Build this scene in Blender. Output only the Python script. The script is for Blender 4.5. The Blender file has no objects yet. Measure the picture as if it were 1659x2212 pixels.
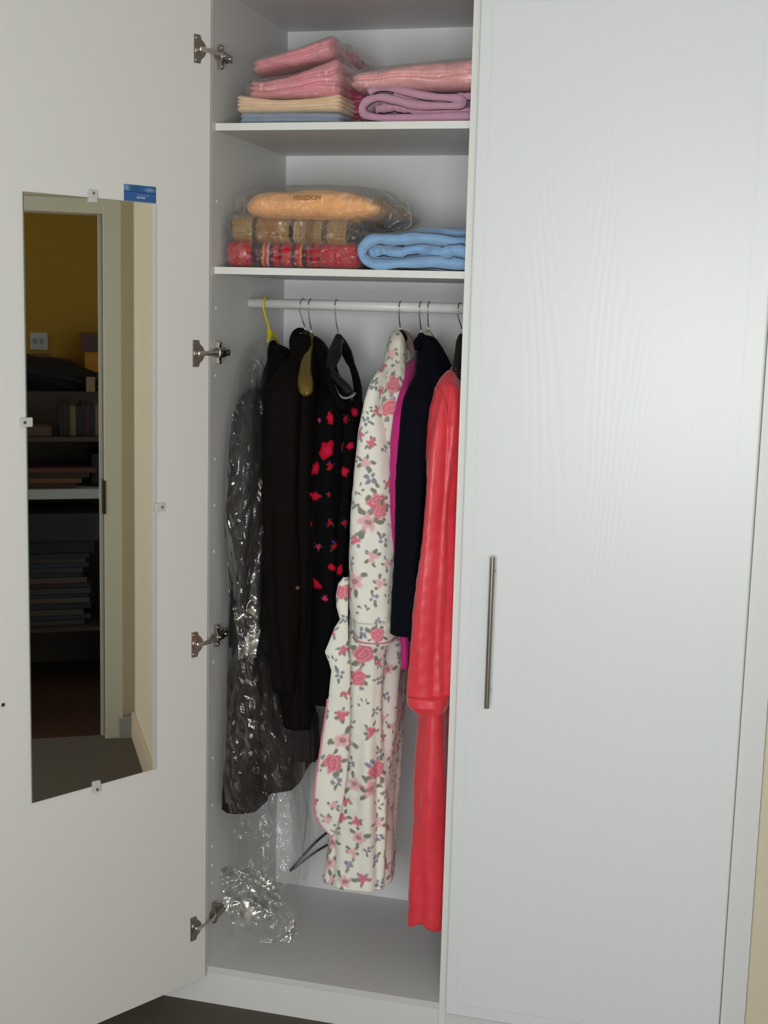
import bpy, bmesh, math, random
import numpy as np
from mathutils import Vector, Matrix

# ------------------------------------------------------------------ camera
SC = bpy.context.scene
COL = SC.collection
CAM = np.array([1.15545675, -2.84869717, 1.70800066])
CR = np.array([0.96644147, 0.25556128, 0.02606362])
CF = np.array([-0.24885832, 0.9565729, -0.15178214])
CU = np.array([-0.06372139, 0.14020241, 0.98807028])
FPX = 2855.545
cd = bpy.data.cameras.new('camera'); cam = bpy.data.objects.new('camera', cd); COL.objects.link(cam)
cd.sensor_fit = 'VERTICAL'; cd.sensor_height = 24.0; cd.lens = FPX * 24.0 / 2212.0
cd.clip_start = 0.05; cd.clip_end = 50
cam.matrix_world = Matrix(((CR[0], CU[0], -CF[0], CAM[0]), (CR[1], CU[1], -CF[1], CAM[1]),
                           (CR[2], CU[2], -CF[2], CAM[2]), (0, 0, 0, 1)))
SC.camera = cam
# ------------------------------------------------------------------ world and lights
w = bpy.data.worlds.new('world'); SC.world = w; w.use_nodes = True
w.node_tree.nodes['Background'].inputs[0].default_value = (0.72, 0.86, 1.0, 1)
w.node_tree.nodes['Background'].inputs[1].default_value = 1.0
def area(name, loc, rot, sx, sy, power, color):
    l = bpy.data.lights.new(name, 'AREA'); l.shape = 'RECTANGLE'; l.size = sx; l.size_y = sy
    l.energy = power; l.color = color
    o = bpy.data.objects.new(name, l); COL.objects.link(o); o.location = loc; o.rotation_euler = rot
    return o
# daylight entering by the bedroom window behind the camera
area('window_daylight', (1.1, -3.52, 1.47), (math.radians(90), 0, 0), 1.4, 1.05, 70, (0.975, 0.985, 0.99))
# added fill for the room beyond the doorway, set in an invented window opening
area('study_fill_light', (3.1, -3.02, 1.7), (math.radians(90), 0, 0), 1.1, 1.0, 9.0, (1.0, 0.93, 0.8))
SC.view_settings.view_transform = 'Standard'
try: SC.view_settings.look = 'None'
except Exception: pass
SC.view_settings.gamma = 1.0
SC.view_settings.use_curve_mapping = False
SC.view_settings.exposure = 0.0

# ------------------------------------------------------------------ pixel <-> world helpers
def at(px, py, Y):
    d = CR * (px - 829.5) / FPX + CF - CU * (py - 1106.0) / FPX
    t = (Y - CAM[1]) / d[1]
    return CAM + t * d
def xat(px, z, Y):
    k = (np.asarray(px, float) - 829.5) / FPX
    a = [CR[i] - k * CF[i] for i in range(3)]
    return CAM[0] - (a[1] * (Y - CAM[1]) + a[2] * (z - CAM[2])) / a[0]
def zat(py, x, Y):
    k = -(np.asarray(py, float) - 1106.0) / FPX
    a = [CU[i] - k * CF[i] for i in range(3)]
    return CAM[2] - (a[1] * (Y - CAM[1]) + a[0] * (x - CAM[0])) / a[2]
def project(P):
    d = P - CAM
    f = d @ CF
    return 829.5 + FPX * (d @ CR) / f, 1106 - FPX * (d @ CU) / f
def lin(r, g, b):
    def c(v):
        v /= 255.0
        return v / 12.92 if v <= 0.04045 else ((v + 0.055) / 1.055) ** 2.4
    return (c(r), c(g), c(b), 1.0)

# smooth pseudo noise from plane waves
def sn(P, scale, seed, n=7):
    P = np.asarray(P, float); rg = np.random.RandomState(seed); out = np.zeros(P.shape[:-1])
    for i in range(n):
        d = rg.normal(size=P.shape[-1]); d /= np.linalg.norm(d)
        out += np.sin(P @ d * scale * (0.6 + 0.9 * rg.rand()) * 2 * np.pi + rg.rand() * 6.28)
    return out / math.sqrt(n)

# ------------------------------------------------------------------ materials
MATS = {}
def nt(name):
    m = bpy.data.materials.new(name); m.use_nodes = True
    return m, m.node_tree.nodes, m.node_tree.links, m.node_tree.nodes['Principled BSDF']
def setp(b, **k):
    for n, v in k.items():
        n = n.replace('_', ' ')
        for s in b.inputs:
            if s.name.lower() == n.lower(): s.default_value = v
def simple(name, color, rough=0.5, metal=0.0, bump=None, var=0.0, vscale=8, **k):
    """bump = (scale, strength, stretch xyz)"""
    if name in MATS: return MATS[name]
    m, N, L, b = nt(name)
    setp(b, Base_Color=color, Roughness=rough, Metallic=metal, **k)
    if bump or var:
        tc = N.new('ShaderNodeTexCoord')
    if var:
        nz = N.new('ShaderNodeTexNoise'); nz.inputs['Scale'].default_value = vscale
        nz.inputs['Detail'].default_value = 4
        L.new(tc.outputs['Object'], nz.inputs['Vector'])
        mx = N.new('ShaderNodeMix'); mx.data_type = 'RGBA'
        mx.inputs[6].default_value = tuple(c * (1 - var) for c in color[:3]) + (1,)
        mx.inputs[7].default_value = tuple(min(1, c * (1 + var)) for c in color[:3]) + (1,)
        L.new(nz.outputs['Fac'], mx.inputs[0]); L.new(mx.outputs[2], b.inputs['Base Color'])
    if bump:
        mp = N.new('ShaderNodeMapping'); mp.inputs['Scale'].default_value = bump[2] if len(bump) > 2 else (1, 1, 1)
        L.new(tc.outputs['Object'], mp.inputs['Vector'])
        n2 = N.new('ShaderNodeTexNoise'); n2.inputs['Scale'].default_value = bump[0]; n2.inputs['Detail'].default_value = 5
        L.new(mp.outputs[0], n2.inputs['Vector'])
        bp = N.new('ShaderNodeBump'); bp.inputs['Strength'].default_value = bump[1]; bp.inputs['Distance'].default_value = 0.002
        L.new(n2.outputs['Fac'], bp.inputs['Height']); L.new(bp.outputs[0], b.inputs['Normal'])
    MATS[name] = m
    return m
def printed(name, rough=0.8, sheen=0.0, bump=(600, 0.25), metal=0.0, coat=0.0, spec=0.3):
    """cloth whose print is in the colour attribute 'print'"""
    if name in MATS: return MATS[name]
    m, N, L, b = nt(name)
    a = N.new('ShaderNodeAttribute'); a.attribute_name = 'print'
    L.new(a.outputs['Color'], b.inputs['Base Color'])
    setp(b, Roughness=rough, Metallic=metal, Sheen_Weight=sheen, Coat_Weight=coat, Specular_IOR_Level=spec)
    tc = N.new('ShaderNodeTexCoord'); n2 = N.new('ShaderNodeTexNoise'); n2.inputs['Scale'].default_value = bump[0]
    L.new(tc.outputs['Object'], n2.inputs['Vector'])
    bp = N.new('ShaderNodeBump'); bp.inputs['Strength'].default_value = bump[1]; bp.inputs['Distance'].default_value = 0.001
    L.new(n2.outputs['Fac'], bp.inputs['Height']); L.new(bp.outputs[0], b.inputs['Normal'])
    MATS[name] = m
    return m
def wood_emboss():
    m, N, L, b = nt('white_embossed_ash')
    setp(b, Base_Color=(0.76, 0.80, 0.815, 1), Roughness=0.36)
    tc = N.new('ShaderNodeTexCoord'); mp = N.new('ShaderNodeMapping')
    mp.inputs['Scale'].default_value = (1.0, 1.0, 0.13)
    L.new(tc.outputs['Object'], mp.inputs['Vector'])
    n1 = N.new('ShaderNodeTexNoise'); n1.inputs['Scale'].default_value = 3.2; n1.inputs['Detail'].default_value = 1.5
    L.new(mp.outputs[0], n1.inputs['Vector'])
    mul = N.new('ShaderNodeMath'); mul.operation = 'MULTIPLY'; mul.inputs[1].default_value = 240.0
    L.new(n1.outputs['Fac'], mul.inputs[0])
    si = N.new('ShaderNodeMath'); si.operation = 'SINE'; L.new(mul.outputs[0], si.inputs[0])
    mp2 = N.new('ShaderNodeMapping'); mp2.inputs['Scale'].default_value = (1, 1, 0.02)
    L.new(tc.outputs['Object'], mp2.inputs['Vector'])
    n3 = N.new('ShaderNodeTexNoise'); n3.inputs['Scale'].default_value = 420; n3.inputs['Detail'].default_value = 2
    L.new(mp2.outputs[0], n3.inputs['Vector'])
    ad = N.new('ShaderNodeMath'); ad.operation = 'MULTIPLY_ADD'; ad.inputs[1].default_value = 0.35
    L.new(si.outputs[0], ad.inputs[0]); L.new(n3.outputs['Fac'], ad.inputs[2])
    bp = N.new('ShaderNodeBump'); bp.inputs['Strength'].default_value = 0.14; bp.inputs['Distance'].default_value = 0.0008
    L.new(ad.outputs[0], bp.inputs['Height']); L.new(bp.outputs[0], b.inputs['Normal'])
    return m
def film(name, tint=(1, 1, 1), base=0.10, bscale=22.0, bstr=0.9, haze=0.06, patch=None):
    """thin clear polythene: mostly see-through, crinkled gloss, a touch of milky haze"""
    if name in MATS: return MATS[name]
    m = bpy.data.materials.new(name); m.use_nodes = True
    N = m.node_tree.nodes; L = m.node_tree.links
    for n in list(N): N.remove(n)
    out = N.new('ShaderNodeOutputMaterial')
    tr = N.new('ShaderNodeBsdfTransparent'); tr.inputs[0].default_value = (*tint, 1)
    gl = N.new('ShaderNodeBsdfGlossy'); gl.inputs['Roughness'].default_value = 0.09; gl.inputs['Color'].default_value = (1, 1, 1, 1)
    df = N.new('ShaderNodeBsdfDiffuse'); df.inputs[0].default_value = (0.85, 0.87, 0.86, 1)
    tc = N.new('ShaderNodeTexCoord')
    nz = N.new('ShaderNodeTexNoise'); nz.inputs['Scale'].default_value = bscale; nz.inputs['Detail'].default_value = 5
    nz.inputs['Distortion'].default_value = 1.2
    mp = N.new('ShaderNodeMapping'); mp.inputs['Scale'].default_value = (1, 1, 0.45)
    L.new(tc.outputs['Object'], mp.inputs[0]); L.new(mp.outputs[0], nz.inputs['Vector'])
    bp = N.new('ShaderNodeBump'); bp.inputs['Strength'].default_value = bstr; bp.inputs['Distance'].default_value = 0.02
    L.new(nz.outputs['Fac'], bp.inputs['Height']); L.new(bp.outputs[0], gl.inputs['Normal'])
    lw = N.new('ShaderNodeLayerWeight'); lw.inputs['Blend'].default_value = 0.25
    L.new(bp.outputs[0], lw.inputs['Normal'])
    ma = N.new('ShaderNodeMath'); ma.operation = 'MULTIPLY_ADD'; ma.inputs[1].default_value = 0.40; ma.inputs[2].default_value = base
    ma.use_clamp = True
    L.new(lw.outputs['Fresnel'], ma.inputs[0])
    if patch:
        pn = N.new('ShaderNodeTexNoise'); pn.inputs['Scale'].default_value = patch[0]; pn.inputs['Detail'].default_value = 3
        pn.inputs['Distortion'].default_value = 0.8; L.new(mp.outputs[0], pn.inputs['Vector'])
        mr_ = N.new('ShaderNodeMapRange'); mr_.inputs[1].default_value = patch[1]; mr_.inputs[2].default_value = patch[2]
        mr_.inputs[3].default_value = patch[3]; mr_.inputs[4].default_value = 1.0; L.new(pn.outputs['Fac'], mr_.inputs[0])
        mm_ = N.new('ShaderNodeMath'); mm_.operation = 'MULTIPLY'; L.new(ma.outputs[0], mm_.inputs[0]); L.new(mr_.outputs[0], mm_.inputs[1]); ma = mm_
    m1 = N.new('ShaderNodeMixShader'); L.new(ma.outputs[0], m1.inputs[0]); L.new(tr.outputs[0], m1.inputs[1]); L.new(gl.outputs[0], m1.inputs[2])
    m2 = N.new('ShaderNodeMixShader'); m2.inputs[0].default_value = haze
    L.new(m1.outputs[0], m2.inputs[1]); L.new(df.outputs[0], m2.inputs[2])
    L.new(m2.outputs[0], out.inputs[0])
    MATS[name] = m
    return m

M_LAM = simple('white_laminate', (0.72, 0.735, 0.735, 1), 0.42, bump=(300, 0.03))
M_INT = simple('grey_white_interior_laminate', (0.64, 0.645, 0.64, 1), 0.45, bump=(300, 0.03))
M_DOORIN = simple('white_door_lining', (0.72, 0.725, 0.705, 1), 0.5, bump=(300, 0.03))
M_ASH = wood_emboss()
M_EDGE = simple('white_edge_band', (0.78, 0.80, 0.76, 1), 0.45)
M_STEEL = simple('brushed_steel', (0.36, 0.345, 0.32, 1), 0.34, 1.0, bump=(900, 0.1, (1, 1, 0.02)))
M_NICKEL = simple('nickel_plate', (0.42, 0.39, 0.35, 1), 0.28, 1.0)
M_CHROME = simple('hook_chrome', (0.55, 0.53, 0.52, 1), 0.22, 1.0)
M_TUBE = simple('white_rail_enamel', (0.78, 0.79, 0.78, 1), 0.35)
M_CARPET = simple('brown_carpet', (0.088, 0.072, 0.056, 1), 0.95, bump=(350, 1.0), var=0.25, vscale=160)
M_WALL = simple('cream_wall_paint', (0.66, 0.60, 0.46, 1), 0.8, bump=(90, 0.06))
M_CEIL = simple('ceiling_paint', (0.60, 0.59, 0.57, 1), 0.9)
M_GLOSS = simple('white_gloss_paint', (0.60, 0.59, 0.50, 1), 0.22)
M_OCHRE = simple('ochre_wall_paint', (0.46, 0.255, 0.022, 1), 0.8, bump=(90, 0.06))
M_DARKFLOOR = simple('dark_wood_floor', (0.050, 0.020, 0.012, 1), 0.5, var=0.3, vscale=20)

# ------------------------------------------------------------------ object helpers
def tag(o, label=None, cat=None, group=None, kind=None):
    if label: o['label'] = label
    if cat: o['category'] = cat
    if group: o['group'] = group
    if kind: o['kind'] = kind
    return o
def empty(name, loc, label, cat, group=None):
    o = bpy.data.objects.new(name, None); COL.objects.link(o); o.location = loc
    o.empty_display_size = 0.05
    return tag(o, label, cat, group)
def world_of(o):
    B = Matrix.Translation(o.location) @ o.rotation_euler.to_matrix().to_4x4()
    return world_of(o.parent) @ o.matrix_parent_inverse @ B if o.parent else B
def link(name, me, mat, parent=None, smooth=False):
    o = bpy.data.objects.new(name, me); COL.objects.link(o)
    if mat and not me.materials: me.materials.append(mat)
    if smooth: me.polygons.foreach_set('use_smooth', [True] * len(me.polygons))
    if parent:
        o.parent = parent
        o.matrix_parent_inverse = world_of(parent).inverted()
    return o
def npmesh(name, V, F, mat, parent=None, smooth=True, color=None):
    me = bpy.data.meshes.new(name)
    V = np.asarray(V, np.float32); F = np.asarray(F, np.int32)
    me.vertices.add(len(V)); me.vertices.foreach_set('co', V.ravel())
    k = F.shape[1]
    me.loops.add(F.size); me.loops.foreach_set('vertex_index', F.ravel())
    me.polygons.add(len(F)); me.polygons.foreach_set('loop_start', np.arange(0, F.size, k, dtype=np.int32))
    me.polygons.foreach_set('loop_total', np.full(len(F), k, np.int32))
    me.update(calc_edges=True)
    if color is not None:
        a = me.color_attributes.new('print', 'FLOAT_COLOR', 'POINT')
        c = np.ones((len(V), 4), np.float32); c[:, :3] = color[:, :3]
        a.data.foreach_set('color', c.ravel())
    me.validate()
    return link(name, me, mat, parent, smooth)
class MB:
    def __init__(s): s.b = bmesh.new()
    def box(s, lo, hi, bev=0.0, mat=None, seg=2):
        lo = Vector(lo); hi = Vector(hi); c = (lo + hi) / 2; d = hi - lo
        r = bmesh.ops.create_cube(s.b, size=1.0, matrix=Matrix.Translation(c) @ Matrix.Diagonal((*d, 1)))
        if bev > 0:
            es = list({e for v in r['verts'] for e in v.link_edges})
            bmesh.ops.bevel(s.b, geom=es, offset=bev, segments=seg, affect='EDGES', profile=0.7)
        return s
    def cyl(s, a, c, r, n=20, r2=None):
        a = Vector(a); c = Vector(c); d = c - a
        q = d.to_track_quat('Z', 'Y').to_matrix().to_4x4()
        bmesh.ops.create_cone(s.b, cap_ends=True, segments=n, radius1=r, radius2=r if r2 is None else r2, depth=d.length,
                              matrix=Matrix.Translation((a + c) / 2) @ q)
        return s
    def prism(s, pts, thick, Mx):
        """outline pts in local xy extruded along +z, then placed by Mx"""
        v0 = [s.b.verts.new(Mx @ Vector((p[0], p[1], 0))) for p in pts]
        v1 = [s.b.verts.new(Mx @ Vector((p[0], p[1], thick))) for p in pts]
        n = len(pts)
        s.b.faces.new(v0[::-1]); s.b.faces.new(v1)
        for i in range(n): s.b.faces.new((v0[i], v0[(i + 1) % n], v1[(i + 1) % n], v1[i]))
        return s
    def xform(s, Mx):
        bmesh.ops.transform(s.b, matrix=Mx, verts=s.b.verts); return s
    def build(s, name, mat, parent=None, smooth=False):
        bmesh.ops.recalc_face_normals(s.b, faces=s.b.faces)
        me = bpy.data.meshes.new(name); s.b.to_mesh(me); s.b.free()
        return link(name, me, mat, parent, smooth)
def grid_faces(R, N, closed=True):
    i = np.arange(R - 1)[:, None]; j = np.arange(N if closed else N - 1)[None, :]
    a = i * N + j; b = i * N + (j + 1) % N; c = (i + 1) * N + (j + 1) % N; d = (i + 1) * N + j
    return np.stack([a, b, c, d], -1).reshape(-1, 4)
def smooth_pts(pts, n=40):
    pts = np.asarray(pts, float); k = len(pts)
    t = np.linspace(0, k - 1, n); out = []
    for u in t:
        i = min(int(u), k - 2); f = u - i
        p0 = pts[max(i - 1, 0)]; p1 = pts[i]; p2 = pts[i + 1]; p3 = pts[min(i + 2, k - 1)]
        out.append(0.5 * ((2 * p1) + (-p0 + p2) * f + (2 * p0 - 5 * p1 + 4 * p2 - p3) * f * f + (-p0 + 3 * p1 - 3 * p2 + p3) * f ** 3))
    return np.array(out)
def tube_geo(pts, rad, n=12, ref=(0, 0, 1.0), flat=1.0):
    """tube along pts; rad scalar or array; flat scales the cross direction"""
    P = np.asarray(pts, float); R = len(P); rad = np.broadcast_to(rad, (R,))
    T = np.gradient(P, axis=0); T /= np.linalg.norm(T, axis=1)[:, None] + 1e-12
    V = []; up = np.array(ref, float)
    for i in range(R):
        s = np.cross(T[i], up)
        if np.linalg.norm(s) < 1e-3: s = np.cross(T[i], (0.0, 1.0, 0.1))
        s /= np.linalg.norm(s); u = np.cross(s, T[i]); up = u
        a = np.linspace(0, 2 * np.pi, n, endpoint=False)
        V.append(P[i] + rad[i] * (np.cos(a)[:, None] * s * flat + np.sin(a)[:, None] * u))
    V = np.concatenate(V); F = grid_faces(R, n)
    c0 = len(V); V = np.vstack([V, P[0], P[-1]])
    j = np.arange(n)
    cap = np.stack([np.full(n, c0), (j + 1) % n, j, j], -1)
    cap2 = np.stack([np.full(n, c0 + 1), (R - 1) * n + j, (R - 1) * n + (j + 1) % n, (R - 1) * n + (j + 1) % n], -1)
    return V, F, cap[:, :3], cap2[:, :3]
def tube(name, pts, rad, mat, parent=None, n=12, flat=1.0, ref=(0, 0, 1.0)):
    V, F, c1, c2 = tube_geo(pts, rad, n, ref, flat)
    tris = np.concatenate([F[:, [0, 1, 2]], F[:, [0, 2, 3]], c1, c2])
    return npmesh(name, V, tris, mat, parent, True)

# ------------------------------------------------------------------ room
XL = -0.006; ZT = 2.404; ZB = 0.09673; W = 0.57988; D = 0.508; YS = 0.020
Z1 = 2.0948; ST = 0.0159; Z2 = 1.7773
ROOM_X0, ROOM_X1, ROOM_Y0, ROOM_H = -2.3, 2.14, -3.5, 2.62
def struct(name, mb, mat, parent=None):
    o = mb.build(name, mat, parent)
    if not parent: o['kind'] = 'structure'
    return o
struct('floor', MB().box((ROOM_X0, ROOM_Y0, -0.1), (ROOM_X1 + 0.04, 0.60, 0)), M_CARPET)
struct('ceiling', MB().box((ROOM_X0, ROOM_Y0, ROOM_H), (4.0, 1.3, ROOM_H + 0.1)), M_CEIL)
struct('wall_left', MB().box((ROOM_X0 - 0.1, ROOM_Y0, 0), (ROOM_X0, 0.6, ROOM_H)), M_WALL)
# wall behind the camera with its window opening
wb = MB()
wb.box((ROOM_X0, ROOM_Y0 - 0.1, 0), (0.4, ROOM_Y0, ROOM_H)).box((1.8, ROOM_Y0 - 0.1, 0), (ROOM_X1 + 0.1, ROOM_Y0, ROOM_H))
wb.box((0.4, ROOM_Y0 - 0.1, 0), (1.8, ROOM_Y0, 0.94)).box((0.4, ROOM_Y0 - 0.1, 2.0), (1.8, ROOM_Y0, ROOM_H))
struct('wall_rear', wb, M_WALL)
wf = MB()
wf.box((0.38, -3.49, 0.94), (0.43, -3.44, 2.0)).box((1.77, -3.49, 0.94), (1.82, -3.44, 2.0))
wf.box((0.36, -3.49, 0.91), (1.84, -3.40, 0.97)).box((0.38, -3.49, 1.97), (1.82, -3.44, 2.03))
wo = struct('window_1', wf, M_GLOSS)
# wall carrying the wardrobe: left of it, over it, right of it, behind it
wfr = MB()
wfr.box((ROOM_X0, 0.03, 0), (-0.026, 0.12, ROOM_H)).box((-0.026, 0.0, 2.425), (1.268, 0.12, ROOM_H))
wfr.box((-0.026, 0.52, 0), (1.268, 0.60, 2.425))
wfr.box((1.272, 0.015, 0), (ROOM_X1, 0.12, ROOM_H))
struct('wall_front', wfr, M_WALL)
# right wall with the doorway
DY0, DY1, DH = -0.90, -0.10, 2.03
wr = MB()
wr.box((ROOM_X1, DY1, 0), (ROOM_X1 + 0.10, 0.12, ROOM_H)).box((ROOM_X1, ROOM_Y0, 0), (ROOM_X1 + 0.10, DY0, ROOM_H))
wr.box((ROOM_X1, DY0, DH), (ROOM_X1 + 0.10, DY1, ROOM_H))
struct('wall_right', wr, M_WALL)
dr = MB()
dr.box((ROOM_X1 - 0.018, DY1, 0), (ROOM_X1 + 0.118, DY1 + 0.068, DH + 0.055), 0.004)
dr.box((ROOM_X1 - 0.018, DY0 - 0.068, 0), (ROOM_X1 + 0.118, DY0, DH + 0.055), 0.004)
dr.box((ROOM_X1 - 0.017, DY0 - 0.068, DH), (ROOM_X1 + 0.117, DY1 + 0.068, DH + 0.054), 0.004)
dr.box((ROOM_X1 + 0.03, DY1 - 0.014, 0), (ROOM_X1 + 0.05, DY1 + 0.004, DH), 0.002)
door1 = struct('door_1', dr, M_GLOSS)
MB().box((ROOM_X1 - 0.020, DY1 - 0.006, 0.90), (ROOM_X1 + 0.03, DY1 + 0.006, 1.03), 0.001).build('strike_plate', simple('dark_brass', (0.06, 0.04, 0.025, 1), 0.4, 1.0), door1)
tag(MB().box((ROOM_X1 - 0.028, DY1 + 0.050, 0), (ROOM_X1 - 0.001, 0.012, 0.085), 0.003).build('trim_1', simple('grey_paint', (0.32, 0.33, 0.31, 1), 0.5)), kind='structure')
bb = MB(); bb.box((1.275, 0.0, 0), (ROOM_X1 - 0.02, 0.016, 0.105), 0.004)
struct('baseboard_front', bb, simple('pink_cream_paint', (0.60, 0.50, 0.38, 1), 0.4))
# the room beyond the doorway, seen in the mirror
struct('floor_study', MB().box((ROOM_X1 + 0.04, -3.0, -0.1), (4.0, 1.2, 0)), M_DARKFLOOR)
struct('wall_study', MB().box((3.9, -3.0, 0), (4.0, 1.2, ROOM_H)).box((ROOM_X1 + 0.1, 1.2, 0), (4.0, 1.3, ROOM_H)), M_OCHRE)
struct('wall_study_rear', MB().box((ROOM_X1 + 0.1, -3.1, 0), (2.5, -3.0, ROOM_H)).box((3.7, -3.1, 0), (4.0, -3.0, ROOM_H))
       .box((2.5, -3.1, 0), (3.7, -3.0, 1.15)).box((2.5, -3.1, 2.25), (3.7, -3.0, ROOM_H)), M_OCHRE)  # window opening invented for the added study light

# ------------------------------------------------------------------ wardrobe
wd = empty('wardrobe', (0.6, 0.25, 0), 'white fitted wardrobe, left door open on shelves and clothes, right door shut', 'wardrobe')
MB().box((XL - 0.016, 0, 0.0), (XL, D, ZT + 0.016), 0.0006).build('side_panel', M_INT, wd)
# holes with white caps on the left panel
cp = MB()
for z in (1.35, 1.24, 1.13, 0.86, 0.62, 0.50, 0.395, 0.345, 0.30, 1.70, 1.94, 1.545):
    cp.cyl((XL - 0.001, 0.030, z), (XL + 0.0012, 0.030, z), 0.0035, 12)
c = cp.build('screw_cap', simple('cap_white', (0.85, 0.86, 0.85, 1), 0.3), wd); c['kind'] = 'stuff'
MB().box((W, 0, 0.0), (W + 0.0158, D, ZT + 0.016), 0.0008).build('centre_panel', M_EDGE, wd)
MB().box((1.204, 0, 0.0), (1.2175, D, ZT + 0.016), 0.0006).build('side_panel', M_INT, wd)
MB().box((XL - 0.016, D, ZB - 0.016), (1.2175, D + 0.008, ZT + 0.016)).build('back_panel', M_LAM, wd)
MB().box((XL + 0.0002, 0.0005, ZT), (W - 0.0002, D - 0.0003, ZT + 0.016)).build('top_panel', M_INT, wd)
MB().box((W + 0.016, 0.0005, ZT), (1.2038, D - 0.0003, ZT + 0.016)).build('top_panel', M_INT, wd)
MB().box((XL + 0.0002, 0.0, ZB - 0.016), (W - 0.0002, D - 0.0003, ZB), 0.0007).build('bottom_panel', M_INT, wd)
MB().box((W + 0.016, 0.0, ZB - 0.016), (1.2038, D - 0.0003, ZB)).build('bottom_panel', M_INT, wd)
MB().box((-0.62, 0.001, 0.082), (XL - 0.0162, 0.017, 2.42), 0.0006).build('neighbouring_panel', M_LAM, wd)
MB().box((-0.62, -0.0005, 0), (W - 0.0002, 0.0155, ZB - 0.0162), 0.0006).build('plinth', M_LAM, wd)
MB().box((W + 0.016, 0.001, 0), (1.2038, 0.017, ZB - 0.0162), 0.0006).build('plinth', M_LAM, wd)
for z in (Z1, Z2):
    sh = MB().box((XL + 0.0003, YS + 0.0012, z), (W - 0.0003, D - 0.0003, z + ST), 0.0004).build('shelf', M_INT, wd)
    MB().box((XL + 0.0003, YS, z), (W - 0.0003, YS + 0.0011, z + ST), 0.0003).build('edge_strip', M_EDGE, sh)
MB().box((1.2185, -0.004, 0), (1.2705, 0.012, ZT + 0.02), 0.0008).build('filler_strip', M_LAM, wd)
RY, RZ, RR = 0.25, 1.7135, 0.0125
MB().cyl((XL + 0.0005, RY, RZ), (W - 0.0005, RY, RZ), RR, 40).build('hanging_rail', M_TUBE, wd, True)
# right door with a fine routed line round a flat panel
DX0, DX1, DZ0, DZ1 = 0.5985, 1.2165, 0.083, 2.372
def routed_door():
    b = bmesh.new()
    yf, yb = -0.022, -0.0025
    xs = [DX0, DX0 + 0.0265, DX0 + 0.0287, 1.1734, 1.1756, DX1]
    zs = [DZ0, DZ0 + 0.030, DZ0 + 0.032, DZ1 - 0.032, DZ1 - 0.030, DZ1]
    r = bmesh.ops.create_cube(b, size=1.0, matrix=Matrix.Translation(((DX0 + DX1) / 2, (yf + yb) / 2, (DZ0 + DZ1) / 2)) @ Matrix.Diagonal((DX1 - DX0, yb - yf, DZ1 - DZ0, 1)))
    bmesh.ops.bevel(b, geom=list(b.edges), offset=0.006, segments=5, affect='EDGES', profile=0.6)
    for x in xs[1:5]:
        bmesh.ops.bisect_plane(b, geom=b.verts[:] + b.edges[:] + b.faces[:], plane_co=(x, 0, 0), plane_no=(1, 0, 0))
    for z in zs[1:5]:
        bmesh.ops.bisect_plane(b, geom=b.verts[:] + b.edges[:] + b.faces[:], plane_co=(0, 0, z), plane_no=(0, 0, 1))
    gr = []
    for f in b.faces:
        c = f.calc_center_median()
        if f.normal.y < -0.9 and abs(c.y - yf) < 1e-4:
            inx = xs[1] < c.x < xs[4]; inz = zs[1] < c.z < zs[4]
            gx = xs[1] < c.x < xs[2] or xs[3] < c.x < xs[4]; gz = zs[1] < c.z < zs[2] or zs[3] < c.z < zs[4]
            if (gx and inz) or (gz and inx): gr.append(f)
    ex = bmesh.ops.extrude_face_region(b, geom=gr)
    vs = [v for v in ex['geom'] if isinstance(v, bmesh.types.BMVert)]
    bmesh.ops.translate(b, verts=vs, vec=(0, 0.0022, 0))
    bmesh.ops.delete(b, geom=[f for f in gr if f.is_valid], context='FACES')
    me = bpy.data.meshes.new('door'); b.to_mesh(me); b.free()
    return link('door', me, M_ASH, wd)
rdoor = routed_door(); tag(rdoor, 'closed right door with a fine routed border')
HX = 0.6745; HZ0, HZ1 = 0.8405, 1.1805
hd = MB().cyl((HX, -0.052, HZ0), (HX, -0.052, HZ1), 0.0058, 28)
hd.cyl((HX, -0.052, HZ0 + 0.036), (HX, -0.0215, HZ0 + 0.036), 0.0045, 16).cyl((HX, -0.052, HZ1 - 0.036), (HX, -0.0215, HZ1 - 0.036), 0.0045, 16)
h = hd.build('bar_handle', M_STEEL, rdoor, True); tag(h, 'slim brushed steel bar handle')
md = h.modifiers.new('es', 'EDGE_SPLIT'); md.split_angle = 0.9
# left door, swung open about 120 degrees; local s runs from hinge edge to free edge
DD = np.array([0.49054256, 0.87141723, 0.0]); DN = np.array([DD[1], -DD[0], 0.0])
H0 = np.array([0.0018, -0.0300, 0.0])
def dmat():
    # columns: local x = along -DD (s), local y = up z, local z = DN (out of inner face)
    return Matrix(((-DD[0], 0, DN[0], H0[0]), (-DD[1], 0, DN[1], H0[1]), (0, 1, 0, 0), (0, 0, 0, 1)))
DM = dmat()
def dpix(px, py, off=0.0):
    d = CR * (px - 829.5) / FPX + CF - CU * (py - 1106.0) / FPX
    P0 = H0 + DN * off; t = np.dot(P0 - CAM, DN) / np.dot(d, DN); P = CAM + t * d
    return -np.dot(P - H0, DD), P[2]
ld = MB().box((0, DZ0, -0.0195), (0.600, 2.372, 0), 0.0008).xform(DM).build('door', M_DOORIN, wd)
tag(ld, 'open left door seen from its plain inner side')
sc = MB().cyl((0.533, 0.880, 0.0), (0.533, 0.880, 0.0025), 0.004, 14).xform(DM).build('handle_screw', M_NICKEL, ld)

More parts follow.
